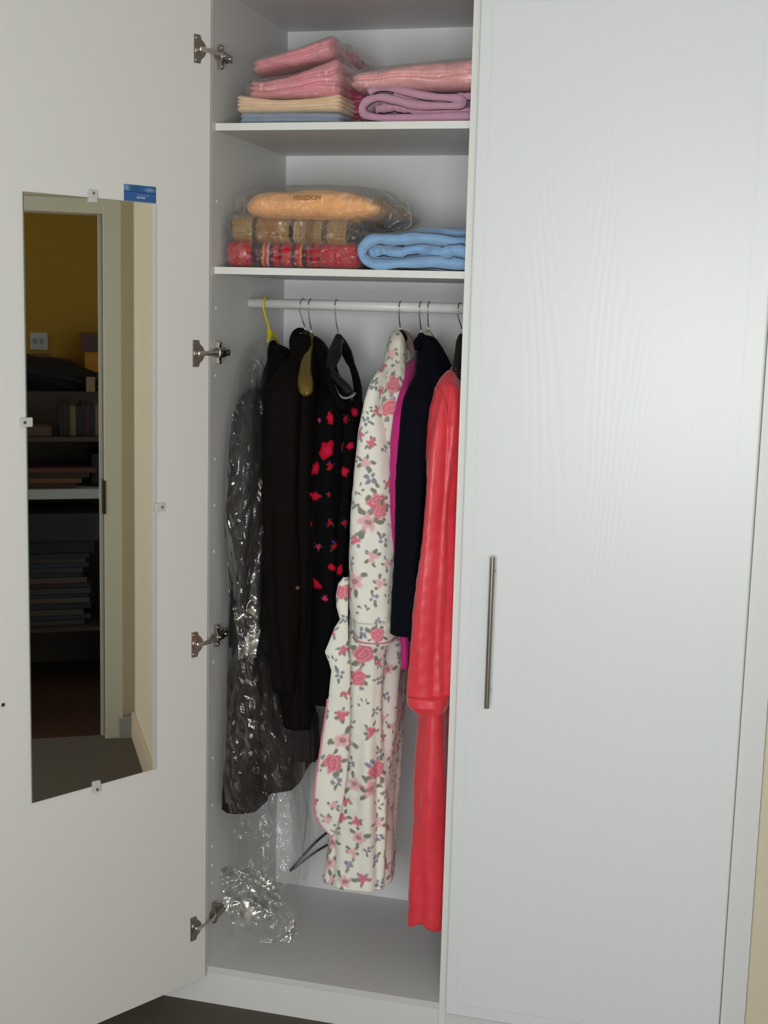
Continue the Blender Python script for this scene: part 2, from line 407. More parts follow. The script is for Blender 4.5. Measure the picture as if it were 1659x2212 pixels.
def hinge(z):
    b = MB()
    # cup flange on the door: ears with a rounded boss towards the hinge edge
    pts = [(0.0465, -0.030), (0.0465, 0.030), (0.030, 0.030), (0.027, 0.021), (0.0195, 0.015), (0.015, 0.008),
           (0.0135, 0.0), (0.015, -0.008), (0.0195, -0.015), (0.027, -0.021), (0.030, -0.030)]
    b.prism([(x, y + z) for x, y in pts], 0.0022, DM)
    # cup rim, arm knuckle, screws
    t = MB()
    b.cyl(DM @ Vector((0.030, z, 0.0018)), DM @ Vector((0.030, z, 0.0042)), 0.0135, 24)
    for dz in (-0.023, 0.023):
        b.cyl(DM @ Vector((0.039, z + dz, 0.002)), DM @ Vector((0.039, z + dz, 0.0042)), 0.0036, 12)
    o = b.build('hinge', M_NICKEL, ld)
    # crank arm from the cup to the mounting plate on the side panel
    a0 = np.array(DM @ Vector((0.036, z, 0.008))); a1 = np.array([0.0100, -0.006, z]); a2 = np.array([0.0105, 0.030, z])
    pts = smooth_pts([a0, a0 * 0.45 + a1 * 0.55 + np.array([0.002, -0.004, 0]), a1, a2], 14)
    tube('hinge_arm', pts, np.full(14, 0.0052), simple('bright_nickel', (0.90, 0.88, 0.86, 1), 0.38, 1.0), ld, 8, flat=0.4)
    pl = MB()
    pl.box((XL + 0.0003, 0.010, z - 0.008), (0.0145, 0.070, z + 0.008), 0.002)
    pl.box((XL + 0.0003, 0.026, z - 0.026), (0.0040, 0.042, z + 0.026), 0.0014)
    pl.box((XL + 0.0003, 0.018, z - 0.0115), (0.0090, 0.058, z + 0.0115), 0.002)
    for dz in (-0.020, 0.020): pl.cyl((0.0038, 0.034, z + dz), (0.0062, 0.034, z + dz), 0.0038, 12)
    pl.cyl((0.014, 0.022, z), (0.0165, 0.022, z), 0.0034, 12).cyl((0.014, 0.058, z), (0.0165, 0.058, z), 0.0040, 12)
    pl.build('mounting_plate', M_NICKEL, wd)
for z in (2.256, 1.598, 0.925, 0.222): hinge(z)

# ------------------------------------------------------------------ mirror on the open door
s_l, z_t = dpix(51, 414, 0.005); s_r, z_b = dpix(338, 1662, 0.005)
_, z_t2 = dpix(337, 440, 0.005); _, z_b2 = dpix(69, 1734, 0.005)
z_t = (z_t + z_t2) / 2; z_b = (z_b + z_b2) / 2
mr = empty('wall_mirror', tuple(DM @ Vector(((s_l + s_r) / 2, z_b, 0.003))), 'tall frameless mirror clipped to the inside of the open door', 'mirror')
MB().box((s_r, z_b, 0.0008), (s_l, z_t, 0.0042)).xform(DM).build('glass_edge', simple('green_glass_edge', (0.10, 0.14, 0.10, 1), 0.2), mr)
mm = MB(); v = [mm.b.verts.new(DM @ Vector(p)) for p in ((s_r + .0005, z_b + .0005, .0045), (s_r + .0005, z_t - .0005, .0045), (s_l - .0005, z_t - .0005, .0045), (s_l - .0005, z_b + .0005, .0045))]
mm.b.faces.new(v[::-1])
v2 = [mm.b.verts.new(DM @ Vector(p)) for p in ((s_r + .0005, z_b + .0005, .0043), (s_r + .0005, z_t - .0005, .0043), (s_l - .0005, z_t - .0005, .0043), (s_l - .0005, z_b + .0005, .0043))]
mm.b.faces.new(v2)
for i in range(4): mm.b.faces.new((v[i], v[(i + 1) % 4], v2[(i + 1) % 4], v2[i]))
mm.build('silvered_face', simple('mirror_silver', (0.80, 0.81, 0.76, 1), 0.012, 1.0), mr)
M_CLIP = simple('clear_plastic_clip', (0.88, 0.89, 0.87, 1), 0.12, **{'Transmission_Weight': 0.45, 'IOR': 1.45})
for px, py, vert in ((200, 427, 1), (60, 912, 0), (341, 1096, 0), (208, 1696, 1)):
    s, z = dpix(px, py, 0.005)
    cl = MB().box((s - 0.0095, z - 0.0095, 0.0048), (s + 0.0095, z + 0.0095, 0.0085), 0.0018)
    if vert:
        sg = 1 if z > 1.2 else -1
        cl.box((s - 0.0075, z - 0.004 if sg < 0 else z + 0.0, 0.0002), (s + 0.0075, z + 0.0 if sg < 0 else z + 0.004, 0.006), 0.0012)
        e = z + sg * 0.006
        cl.box((s - 0.0095, min(e, e + sg * .010), 0.0002), (s + 0.0095, max(e, e + sg * .010), 0.0085), 0.0015)
        k = MB().cyl((s, e + sg * 0.003, 0.0084), (s, e + sg * 0.003, 0.0098), 0.0032, 12)
    else:
        sg = 1 if s > 0.3 else -1
        e = s + sg * 0.006
        cl.box((min(e, e + sg * .010), z - 0.0095, 0.0002), (max(e, e + sg * .010), z + 0.0095, 0.0085), 0.0015)
        k = MB().cyl((e + sg * 0.003, z, 0.0084), (e + sg * 0.003, z, 0.0098), 0.0032, 12)
    co = cl.xform(DM).build('clip', M_CLIP, mr)
    k.xform(DM).build('screw', M_NICKEL, co)
# blue shop label stuck above the mirror's right corner
def sticker():
    s0, z1 = dpix(268, 397, .0012); s1, z0 = dpix(337, 440, .0012); s1 += 0.0
    nx, nz = 90, 44
    X, Z = np.meshgrid(np.linspace(s0, s1, nx), np.linspace(z1, z0 + 0.001, nz))
    U, V_ = np.meshgrid(np.linspace(0, 1, nx), np.linspace(0, 1, nz))
    base = np.array(lin(52, 96, 158)[:3]); c = np.ones((nz, nx, 3)) * base
    top = V_ < 0.42
    pale = np.clip(1 - np.hypot((U - .08) / .14, (V_ - .2) / .3), 0, 1) + np.clip(1 - np.hypot((U - .8) / .22, (V_ - .24) / .17), 0, 1)
    green = np.clip(1 - np.hypot((U - .36) / .24, (V_ - .2) / .25), 0, 1)
    c = c * (1 - pale[..., None] * .8) + np.array(lin(140, 170, 195)[:3]) * pale[..., None] * .8
    c = c * (1 - green[..., None] * .9) + np.array(lin(30, 92, 104)[:3]) * green[..., None] * .9
    c[(V_ > 0.40) & (V_ < 0.46)] = lin(34, 62, 120)[:3]
    c[(V_ > 0.70) & (V_ < 0.80) & (U > 0.40) & (U < 0.66) & ((U * 40).astype(int) % 3 > 0)] = lin(196, 205, 220)[:3]
    c[(V_ > 0.58) & (V_ < 0.64) & (U > 0.40) & (U < 0.78)] = lin(96, 128, 178)[:3]
    P = np.stack([X.ravel(), Z.ravel(), np.full(X.size, 0.0012)], -1)
    Mn = np.array(DM); V = P @ Mn[:3, :3].T + Mn[:3, 3]
    Vb = V - DN * 0.0008
    F = grid_faces(nz, nx, False)
    n = len(V)
    ring = list(range(nx)) + [i * nx + nx - 1 for i in range(1, nz)] + [n - 1 - i for i in range(1, nx)] + [(nz - 1 - i) * nx for i in range(1, nz - 1)]
    side = [(ring[i], ring[(i + 1) % len(ring)], ring[(i + 1) % len(ring)] + n, ring[i] + n) for i in range(len(ring))]
    FF = np.vstack([F[:, ::-1], F + n, np.array(side)])
    o = npmesh('maker_label', np.vstack([V, Vb]), FF, printed('label_print', 0.25, bump=(50, 0.0)), None, False, np.vstack([c.reshape(-1, 3)] * 2))
    o.parent = mr; o.matrix_parent_inverse = Matrix.Translation(mr.location).inverted()
    tag(o, 'small blue label with pale print above the mirror corner')
sticker()

# ------------------------------------------------------------------ lofted garments
def resample(rows, n):
    rows = np.asarray(rows, float); t = np.linspace(rows[0, 0], rows[-1, 0], n)
    out = np.stack([np.interp(t, rows[:, 0], rows[:, k]) for k in range(rows.shape[1])], -1)
    k = max(1, n // 60) * 2 + 1; ker = np.hanning(k + 2)[1:-1]; ker /= ker.sum()
    for c in range(1, rows.shape[1]):
        pad = np.concatenate([2 * out[0, c] - out[k:0:-1, c], out[:, c], 2 * out[-1, c] - out[-2:-k - 2:-1, c]])
        out[:, c] = np.convolve(pad, ker, 'same')[k:k + n]
    return out
def garment(rows, nz=160, nang=160, sq=2.6, fold=0.006, nfold=9, seed=1, grow=0.5, fine=0.0006, hemwave=0.0, xlim=(-0.004, 0.5775), tuck=True, front=1.0, wob=0.004, dome=0.015):
    """rows: [py, L, R, y0, y1, xbL, xbR]; py/L/R are image rows/edges of the front face that lies at depth y0;
    xbL/xbR is the extent in metres at the back depth y1. Returns verts, faces, s (arc length), z."""
    q = resample(rows, nz)
    th = np.linspace(-np.pi, np.pi, nang, endpoint=False)
    th = th + 0.45 * (front - 1.0) * np.sin(th) * -1 if front != 1.0 else th
    e = 2.0 / sq
    u = np.sign(np.sin(th)) * np.abs(np.sin(th)) ** e; v = -np.sign(np.cos(th)) * np.abs(np.cos(th)) ** e
    t = (v + 1) / 2
    V = np.zeros((nz, nang, 3))
    for i in range(nz):
        py, Lp, Rp, y0, y1, bl, br = q[i]
        z = at((Lp + Rp) / 2, py, y0)[2]
        xl, xr = xat(Lp, z, y0), xat(Rp, z, y0)
        l = xl + (bl - xl) * t; r = xr + (br - xr) * t
        V[i, :, 0] = l + (r - l) * (u + 1) / 2; V[i, :, 1] = y0 + (y1 - y0) * t; V[i, :, 2] = z
    hh = V[0, 0, 2] - V[:, :1, 2:3]; m_ = np.clip(hh / dome, 0.002, 1); cc = V.mean(1, keepdims=True)
    V[..., :2] = cc[..., :2] + (V[..., :2] - cc[..., :2]) * np.sqrt(1 - (1 - m_) ** 2)
    dV = np.roll(V, -1, 1) - np.roll(V, 1, 1); Nn = np.stack([-dV[..., 1], dV[..., 0], 0 * dV[..., 0]], -1)
    ctr = V.mean(1, keepdims=True); sgn = np.sign(((V - ctr) * Nn).sum(-1).mean()) or 1
    Nn = sgn * Nn / (np.linalg.norm(Nn, axis=-1, keepdims=True) + 1e-9)
    seg = np.linalg.norm(V - np.roll(V, 1, 1), axis=-1); S = np.cumsum(seg, 1)
    j0 = nang // 2; S = S - S[:, j0:j0 + 1]
    zz = V[..., 2]; tt = np.linspace(0, 1, nz)[:, None]
    rg = np.random.RandomState(seed); dsp = 0
    for k in range(4):
        fr = nfold * (0.55 + 0.35 * k) * (0.8 + 0.4 * rg.rand())
        ph = rg.rand() * 6.28; wv = 1.5 * sn(np.stack([zz * 1.0, zz * 0 + k], -1), 0.9, seed + k)
        dsp = dsp + np.sin(th[None, :] * np.round(fr) + ph + wv) / (1 + 0.5 * k)
    amp = fold * ((1 - grow) + grow * tt) * np.minimum(1, tt * 8)
    per = np.minimum(1.0, (np.abs(S[:, -1:]) + np.abs(S[:, :1])) / 0.25)
    V = V + Nn * (dsp * amp * 0.5 * per)[..., None]
    V = V + Nn * (wob * sn(V * np.array([1, 1, .6]), 4.5, seed + 20) * np.minimum(1, tt * 6) * per)[..., None]
    V = V + Nn * (fine * sn(V, 30, seed + 30))[..., None]
    if hemwave: V[..., 2] += hemwave * np.sin(th[None, :] * 5 + seed) * tt ** 6
    V[..., 0] = np.clip(V[..., 0], *xlim); V[..., 1] = np.clip(V[..., 1], -0.02, D - 0.003)
    ss = S.copy()
    if tuck:
        c = V[-1].mean(0); r1 = V[-1] + (c - V[-1]) * np.array([.12, .03, 0]) + np.array([0, 0, 0.001]); r2 = r1 + (c - r1) * np.array([.06, .02, 0]) + np.array([0, 0, 0.02])
        V = np.concatenate([V, r1[None], r2[None]]); ss = np.concatenate([ss, ss[-1:], ss[-1:]])
    R = len(V); F = grid_faces(R, nang)
    top = V[0].mean(0); Vf = np.vstack([V.reshape(-1, 3), top[None]])
    tri = np.concatenate([F[:, [0, 1, 2]], F[:, [0, 2, 3]], np.stack([np.full(nang, len(Vf) - 1), (np.arange(nang) + 1) % nang, np.arange(nang)], -1)])
    s = np.concatenate([ss.ravel(), [0.0]])
    return Vf, tri, s, Vf[:, 2]

def flower_list(V, S, Zv, spec):
    """spec items (px, py, kind, r): find the surface point seen there"""
    u, v = project(V); out = []
    idx = np.arange(len(V)); vis = np.abs(S) < 0.35 * np.abs(S).max() + 0.06
    for px, py, kind, r in spec:
        d = (u - px) ** 2 + (v - py) ** 2 + (~vis) * 1e6 + V[:, 1] * 400
        i = idx[np.argmin(d)]
        out.append((S[i], Zv[i], kind, r))
    return out
def scatter(S, Zv, kinds, spacing, seed, existing, smax=None):
    rg = random.Random(seed); out = list(existing); a = float(np.abs(S).max()) if smax is None else smax
    z0, z1 = float(Zv.min()), float(Zv.max()); n = int((2 * a) * (z1 - z0) / spacing ** 2 * 3)
    for _ in range(n):
        s, z = rg.uniform(-a, a), rg.uniform(z0, z1); kind, r = rg.choices([k[:2] for k in kinds], [k[2] for k in kinds])[0]
        if all((s - o[0]) ** 2 + (z - o[1]) ** 2 > (spacing * .55 + r * .5 + o[3] * .5) ** 2 for o in out):
            out.append((s, z, kind, r * rg.uniform(.85, 1.15)))
    return out
def paint(S, Zv, base, flowers, pal, seed=3):
    c = np.ones((len(S), 3)) * np.array(base[:3]); rg = np.random.RandomState(seed)
    def blend(m, col):
        nonlocal c
        c = c * (1 - m[:, None]) + np.array(col[:3]) * m[:, None]
    for s0, z0, kind, r in flowers:
        near = np.where((np.abs(S - s0) < r * 2.3) & (np.abs(Zv - z0) < r * 2.3))[0]
        if not len(near): continue
        ds, dz = S[near] - s0, Zv[near] - z0; q_ = np.stack([S[near], Zv[near]], -1)
        ds = ds + r * .09 * sn(q_, 1 / (r * 1.3), 71); dz = dz + r * .09 * sn(q_, 1 / (r * 1.3), 72); d = np.hypot(ds, dz); an = np.arctan2(dz, ds); ph = rg.rand() * 6.28
        def bl(m, col):
            m = np.clip(m, 0, 1); c[near] = c[near] * (1 - m[:, None]) + np.array(col[:3]) * m[:, None]
        def leaf(ang, dist, ln, wd_, col, al=.8):
            cx, cz = math.cos(ang) * dist, math.sin(ang) * dist
            lx = (ds - cx) * math.cos(ang) + (dz - cz) * math.sin(ang); ly = -(ds - cx) * math.sin(ang) + (dz - cz) * math.cos(ang)
            q = (lx / ln) ** 2 + (ly / wd_) ** 2
            bl((1.25 - q) * 3 * al, col)
        if kind == 'rose':
            for k in range(6): leaf(ph + k * 1.05 + rg.rand() * .8, r * (1.0 + .35 * rg.rand()), r * (.25 + .25 * rg.rand()), r * .24, pal['leaf'] if rg.rand() > .3 else pal['blue'], .4 + .3 * rg.rand())
            pet = r * (1 + .10 * np.cos(5 * an + ph))
            bl((pet - d) / (r * .18), pal['rose'])
            sw = np.sin(d / r * 14 + 2 * np.sin(an * 2 + ph) + an)
            bl((pet - d > 0) * np.clip(sw, 0, 1) * .55, pal['rose_light'])
            bl((pet - d > 0) * np.clip(-sw, 0, 1) * .40 * (1 - d / r), pal['rose_dark'])
        elif kind == 'pale':
            for k in range(3): leaf(ph + k * 2.1, r * 1.3, r * .5, r * .3, pal['leaf'], .7)
            pet = r * (1 + .18 * np.cos(5 * an + ph)); bl((pet - d) / (r * .3) * .9, pal['rose_light'])
            bl((r * .42 - d) / (r * .2), pal['leaf']); bl((r * .24 - d) / (r * .1), pal['rose'])
        elif kind == 'blue':
            for k in range(2): leaf(ph + k * 2.6 + rg.rand(), r * (.9 + .5 * rg.rand()), r * .5, r * .3, pal['leaf'], .5)
            for k in range(4): leaf(ph + k * 1.6 + rg.rand() * .6, r * (.45 + .25 * rg.rand()), r * .42, r * .36, pal['blue'], .35 + .3 * rg.rand())
        elif kind == 'bud':
            for k in range(5): leaf(ph + k * 1.2 + rg.rand() * .9, r * (.7 + .6 * rg.rand()), r * (.3 + .3 * rg.rand()), r * .28, pal['leaf'] if rg.rand() > .3 else pal['blue'], .35 + .35 * rg.rand())
            pet = r * (.85 + .25 * np.cos(3 * an + ph)); bl((pet - d) / (r * .3), pal['rose'] if rg.rand() > .35 else pal['rose_light'])
        elif kind == 'leaf':
            for k in range(4): leaf(ph + k * .9, r * (.6 + .3 * k), r * .4, r * .2, pal['leaf'], .55)
        elif kind == 'petal':
            e = ((ds * math.cos(ph) + dz * math.sin(ph)) / (r * .75)) ** 2 + ((-ds * math.sin(ph) + dz * math.cos(ph)) / (r * 1.15)) ** 2
            bl((1 - e + .22 * np.cos(5 * an + ph)) * 3, pal['rose']); bl((.35 - e) * 2 * .6, pal['rose_light'])
    return c

# ---- the hangers
def hook(parent, px_top, px_neck, py_neck, mat, py_top=642, rad=0.0014, twist=0.0, Y=RY):
    """wire hook over the rail: neck up one side, round the top, open at the back"""
    x0 = at(px_top, 650, Y)[0]; n = at(px_neck, py_neck, Y)
    R = RR + 0.0035 + rad
    pts = [n, n + np.array([0, 0, 0.012])]
    zc = RZ - 0.0018 + (R - RR) * 0 + 0.0; zc = RZ + RR + rad - R
    pts += [np.array([n[0] * .5 + x0 * .5, Y - 0.010, (n[2] + zc) / 2 + 0.0]), np.array([x0 - twist * .2, Y - R * .92, zc - R * .55])]
    for a in np.radians([200, 170, 140, 110, 90, 60, 30, 0, -20]):
        pts.append(np.array([x0 + twist * (1 - math.cos(a - math.pi)) * .5, Y + R * math.cos(a), zc + R * math.sin(a)]))
    return tube('hook', smooth_pts(pts, 60), rad, mat, parent, 8), x0, n
def arm(parent, name, pts, rad, mat, flat=0.5, n=14, count=26):
    P = smooth_pts([p for p in pts], count); r = np.interp(np.linspace(0, 1, count), np.linspace(0, 1, len(rad)), rad)
    return tube(name, P, r, mat, parent, n, flat, ref=(1.0, 0, 0))
M_BLKPLASTIC = simple('black_hanger_plastic', (0.005, 0.005, 0.004, 1), 0.4)
M_YELLOW = simple('yellow_hanger_plastic', (0.62, 0.52, 0.02, 1), 0.35)
M_GOLDWOOD = simple('varnished_hanger_wood', (0.125, 0.085, 0.010, 1), 0.22, bump=(60, 0.2, (1, .1, 1)), Coat_Weight=0.6)
# 1 yellow
hy = empty('coat_hanger', tuple(at(576, 650, RY)), 'yellow plastic coat hanger, leftmost on the white rail', 'hanger')
hook(hy, 575, 580, 715, M_YELLOW, rad=0.0028)
arm(hy, 'shoulder_arm', [at(580, 712, .25), at(582, 720, .245), at(581, 730, .23), at(578, 738, .215)], [.005, .0075, .006, .003], M_YELLOW, .6)
arm(hy, 'shoulder_arm', [at(580, 712, .25), at(588, 722, .27), at(596, 734, .30), at(602, 745, .33)], [.005, .007, .005, .003], M_YELLOW, .6)
# 2 black for the brown coat
hb = empty('coat_hanger', tuple(at(653, 650, RY)), 'black coat hanger under the dark brown coat, its hook turned open to the right', 'hanger')
hook(hb, 653, 658, 716, M_CHROME, twist=0.006)
arm(hb, 'shoulder_arm', [at(658, 714, .25), at(655, 726, .23), at(642, 762, .19), at(630, 800, .14)], [.005, .010, .010, .007], M_BLKPLASTIC)
arm(hb, 'shoulder_arm', [at(658, 714, .25), at(668, 726, .28), at(690, 762, .36), at(705, 790, .43)], [.005, .010, .010, .007], M_BLKPLASTIC)
# 3 varnished wooden hanger
hw = empty('coat_hanger', tuple(at(671, 650, RY)), 'golden varnished wooden coat hanger with a thick rounded shoulder', 'hanger')
hook(hw, 671, 672, 722, M_CHROME)
arm(hw, 'shoulder_arm', [at(673, 722, .25), at(671, 735, .235), at(662, 775, .17), at(658, 815, .11), at(661, 842, .075), at(664, 852, .06)], [.006, .010, .011, .0155, .021, .0165, .004], M_GOLDWOOD, .85, 20, 40)
arm(hw, 'shoulder_arm', [at(673, 722, .25), at(678, 735, .27), at(694, 775, .34), at(707, 800, .41)], [.006, .009, .010, .012], M_GOLDWOOD, .6)
# 4 black wide-shouldered
hk = empty('coat_hanger', tuple(at(729, 650, RY)), 'black wide-shouldered hanger holding the strappy black floral dress', 'hanger')
hook(hk, 728, 730, 728, M_CHROME)
arm(hk, 'shoulder_arm', [at(730, 723, .25), at(729, 735, .24), at(722, 765, .20), at(712, 800, .15)], [.005, .011, .019, .010], M_BLKPLASTIC, .75)
arm(hk, 'shoulder_arm', [at(730, 723, .25), at(738, 740, .25), at(749, 762, .28), at(758, 785, .33)], [.005, .012, .013, .010], M_BLKPLASTIC, .6)
arm(hk, 'trouser_bar', [at(708, 797, .15), at(728, 818, .13), at(748, 838, .11), at(756, 848, .10)], [.009, .010, .011, .008], M_BLKPLASTIC, .7)
# 5 under the robe
hr = empty('coat_hanger', tuple(at(866, 650, RY)), 'hanger with a bright wire hook inside the floral robe collar', 'hanger')
hook(hr, 866, 864, 716, M_CHROME)
arm(hr, 'shoulder_arm', [at(864, 714, .25), at(862, 728, .24), at(852, 775, .18), at(838, 820, .12)], [.005, .009, .009, .007], M_BLKPLASTIC)
arm(hr, 'shoulder_arm', [at(864, 714, .25), at(872, 728, .27), at(884, 770, .35), at(894, 800, .42)], [.005, .009, .009, .007], M_BLKPLASTIC)
# 6 7 navy pair
hn = empty('coat_hanger', tuple(at(910, 650, RY)), 'coat hanger with a dark wire hook, left of the pair above the navy jacket', 'hanger')
hook(hn, 910, 909, 722, M_CHROME)
arm(hn, 'shoulder_arm', [at(909, 720, .25), at(908, 732, .24), at(906, 775, .20), at(902, 815, .15)], [.005, .009, .008, .006], M_BLKPLASTIC)
arm(hn, 'shoulder_arm', [at(909, 720, .25), at(915, 732, .27), at(922, 770, .35), at(930, 800, .42)], [.005, .009, .008, .006], M_BLKPLASTIC)
hn2 = empty('coat_hanger', tuple(at(928, 650, RY)), 'hanger with a pale wooden neck, right of the pair above the navy jacket', 'hanger')
hook(hn2, 928, 925, 716, M_CHROME)
arm(hn2, 'shoulder_arm', [at(925, 714, .25), at(927, 722, .235), at(929, 734, .225), at(930, 748, .21)], [.004, .007, .009, .006], simple('pale_wood', (0.42, 0.38, 0.30, 1), 0.4), .8)
arm(hn2, 'shoulder_arm', [at(925, 716, .25), at(936, 736, .28), at(952, 772, .36), at(962, 800, .43)], [.004, .008, .008, .006], M_BLKPLASTIC)
# 8 rightmost
he = empty('coat_hanger', tuple(at(993, 650, RY)), 'rightmost coat hanger on the rail, half hidden by the centre panel', 'hanger')
hook(he, 993, 997, 720, M_CHROME, twist=0.003)
arm(he, 'shoulder_arm', [at(997, 722, .25), at(994, 738, .235), at(990, 770, .18), at(984, 800, .12)], [.005, .010, .010, .007], M_BLKPLASTIC)

# ---- cloth materials
M_BLACK = simple('black_wool', (0.0022, 0.0020, 0.0022, 1), 0.9, bump=(500, 0.4), var=0.2, vscale=60, Sheen_Weight=0.0, Specular_IOR_Level=0.12)
M_BROWNBLK = simple('dark_brown_suiting', (0.0042, 0.0028, 0.0020, 1), 0.85, bump=(500, 0.4), Sheen_Weight=0.0, Specular_IOR_Level=0.12)
M_NAVY = simple('navy_wool', (0.0022, 0.0030, 0.0075, 1), 0.9, bump=(500, 0.4), Sheen_Weight=0.0, Specular_IOR_Level=0.12)
M_SKIRT = simple('dark_brown_skirt_cloth', (0.016, 0.010, 0.009, 1), 0.8, bump=(400, 0.4, (1, 1, .1)), Specular_IOR_Level=0.2)
M_MAGENTA = simple('magenta_cotton', (0.50, 0.010, 0.19, 1), 0.75, bump=(500, 0.3), Sheen_Weight=0.1)
M_FLORAL = printed('white_floral_flannel', 0.9, 0.15, (450, 0.35))
M_BLKFLORAL = printed('black_floral_jersey', 0.85, 0.0, (450, 0.3), spec=.1)
def garm(name, g, mat, parent=None, color=None):
    return npmesh(name, g[0], g[1], mat, parent, True, color)

# A black jacket on the yellow hanger
t = empty('jacket', (0.06, 0.28, 0.75), 'long black jacket on the yellow hanger beside the plastic cover', 'jacket')
garm('body', garment([[742, 586, 606, .22, .27, .04, .07], [760, 584, 618, .19, .31, .03, .09], [800, 562, 634, .15, .38, .02, .10], [850, 550, 640, .135, .42, .02, .10],
     [900, 542, 642, .13, .44, .02, .11], [1000, 539, 642, .13, .45, .02, .11], [1150, 543, 644, .13, .45, .02, .11], [1320, 550, 648, .13, .45, .02, .11], [1440, 566, 650, .13, .45, .02, .11], [1500, 582, 652, .13, .44, .03, .11]], 140, 140, fold=.005, seed=4, sq=4), M_BLACK, t)
arm(t, 'collar', [at(612, 800, .19), at(598, 765, .24), at(592, 742, .27), at(586, 742, .24), at(584, 768, .19), at(592, 800, .155)], [.008, .008, .006, .006, .008, .008], M_BLACK, .7)
# B dark brown coat
t = empty('coat', (0.16, 0.2, 0.7), 'long dark brown coat hanging between the black jacket and the black floral cardigan', 'coat')
garm('body', garment([[718, 634, 664, .22, .28, .12, .15], [730, 630, 668, .20, .30, .11, .155], [760, 622, 676, .17, .33, .10, .165], [800, 610, 682, .12, .38, .095, .17], [850, 600, 684, .09, .42, .09, .17], [900, 595, 684, .08, .44, .09, .17],
     [1100, 597, 688, .07, .40, .09, .175], [1300, 598, 680, .07, .26, .10, .18], [1450, 600, 672, .07, .15, .13, .19], [1577, 603, 669, .07, .115, .165, .215]], 150, 110, fold=.006, seed=9), M_BROWNBLK, t)
arm(t, 'collar', [at(640, 790, .14), at(634, 740, .20), at(640, 718, .235), at(652, 713, .25), at(664, 724, .26), at(672, 750, .24)], [.010, .011, .010, .009, .009, .006], M_BROWNBLK, .6)
garm('sleeve', garment([[770, 600, 640, .11, .20, .10, .17], [812, 588, 638, .07, .17, .10, .18], [850, 570, 636, .045, .14, .10, .19], [950, 558, 640, .035, .14, .10, .19], [1100, 557, 640, .03, .14, .11, .19], [1250, 563, 640, .03, .14, .11, .19], [1420, 582, 638, .03, .13, .12, .19], [1500, 590, 636, .03, .13, .12, .19]], 120, 90, fold=.008, nfold=5, seed=10, dome=.07), M_BROWNBLK, t)
bt = MB().cyl(at(644, 1269, .042), at(644, 1269, .046) + np.array([.0, -.008, 0]), .0045, 14).build('button', simple('brown_horn_button', (0.16, 0.08, 0.04, 1), .3), t)
# C black floral cardigan on the wooden hanger
gC = garment([[726, 672, 684, .22, .27, .15, .17], [745, 672, 696, .21, .30, .15, .18], [790, 682, 718, .17, .36, .15, .19], [830, 680, 732, .14, .40, .15, .19], [862, 664, 744, .10, .42, .15, .20], [900, 652, 746, .085, .44, .16, .21],
     [1100, 650, 742, .08, .40, .17, .23], [1290, 654, 738, .08, .25, .19, .27], [1420, 655, 722, .08, .16, .21, .28], [1526, 660, 718, .08, .12, .22, .275]], 420, 330, fold=.005, seed=14)
pal = dict(rose=lin(178, 14, 38), rose_light=lin(205, 40, 110), rose_dark=lin(120, 5, 30), leaf=lin(46, 58, 30), blue=lin(60, 40, 120))
fl = flower_list(gC[0], gC[2], gC[3], [(714, 903, 'petal', .017), (690, 908, 'bud', .007), (706, 972, 'petal', .028), (682, 1012, 'petal', .018), (713, 1008, 'bud', .011), (682, 1072, 'petal', .016), (667, 1130, 'petal', .010), (710, 1068, 'bud', .006),
     (687, 1182, 'bud', .010), (684, 1262, 'petal', .017), (714, 1130, 'bud', .009), (702, 1292, 'bud', .009), (726, 1180, 'bud', .012), (662, 945, 'bud', .006)])
fl = scatter(gC[2], gC[3], [('bud', .008, 3), ('leaf', .010, 4), ('petal', .012, 1)], .07, 5, fl)
fl = [(a, b, k, r * .82) for a, b, k, r in fl if 0.98 < b < 1.48]
t = empty('cardigan', (0.24, 0.2, 0.75), 'black cardigan with scattered red and pink flowers on the golden wooden hanger', 'cardigan')
garm('body', gC, M_BLKFLORAL, t, paint(gC[2], gC[3], lin(7, 6, 9), fl, pal))
arm(t, 'sleeve_edge', [at(690, 752, .23), at(704, 790, .19), at(716, 820, .16), at(726, 850, .13)], [.008, .012, .014, .010], M_BLACK, .7)
# D strappy black dress with flowers
gD = garment([[868, 738, 776, .17, .24, .25, .29], [885, 728, 782, .12, .33, .23, .31], [930, 720, 780, .10, .40, .23, .32], [1000, 718, 772, .09, .43, .23, .32], [1100, 716, 764, .09, .44, .23, .32], [1200, 712, 756, .09, .44, .23, .31],
     [1300, 708, 750, .09, .30, .23, .31], [1440, 690, 735, .09, .20, .25, .31], [1500, 690, 730, .09, .16, .26, .31]], 300, 280, fold=.005, seed=15)
fl = flower_list(gD[0], gD[2], gD[3], [(768, 886, 'petal', .018), (742, 1020, 'petal', .020), (756, 962, 'petal', .014), (745, 905, 'bud', .012), (735, 1232, 'petal', .015), (744, 1130, 'bud', .01), (738, 965, 'bud', .015)])
fl = scatter(gD[2], gD[3], [('bud', .010, 3), ('petal', .015, 2)], .08, 6, fl)
fl = [(a, b, k, r * .78) for a, b, k, r in fl if b > 0.98]
t = empty('dress', (0.28, 0.2, 0.8), 'strappy black dress with dark red flowers left of the floral robe', 'dress')
garm('body', gD, M_BLKFLORAL, t, paint(gD[2], gD[3], lin(7, 6, 8), fl, pal))
arm(t, 'strap', [at(751, 768, .27), at(764, 800, .22), at(772, 835, .18), at(772, 866, .15), at(768, 885, .14)], [.007, .0085, .010, .011, .009], M_BLACK, .6)
arm(t, 'strap', [at(706, 795, .14), at(716, 835, .125), at(730, 866, .115), at(744, 880, .12)], [.006, .009, .010, .010], M_BLACK, .6)
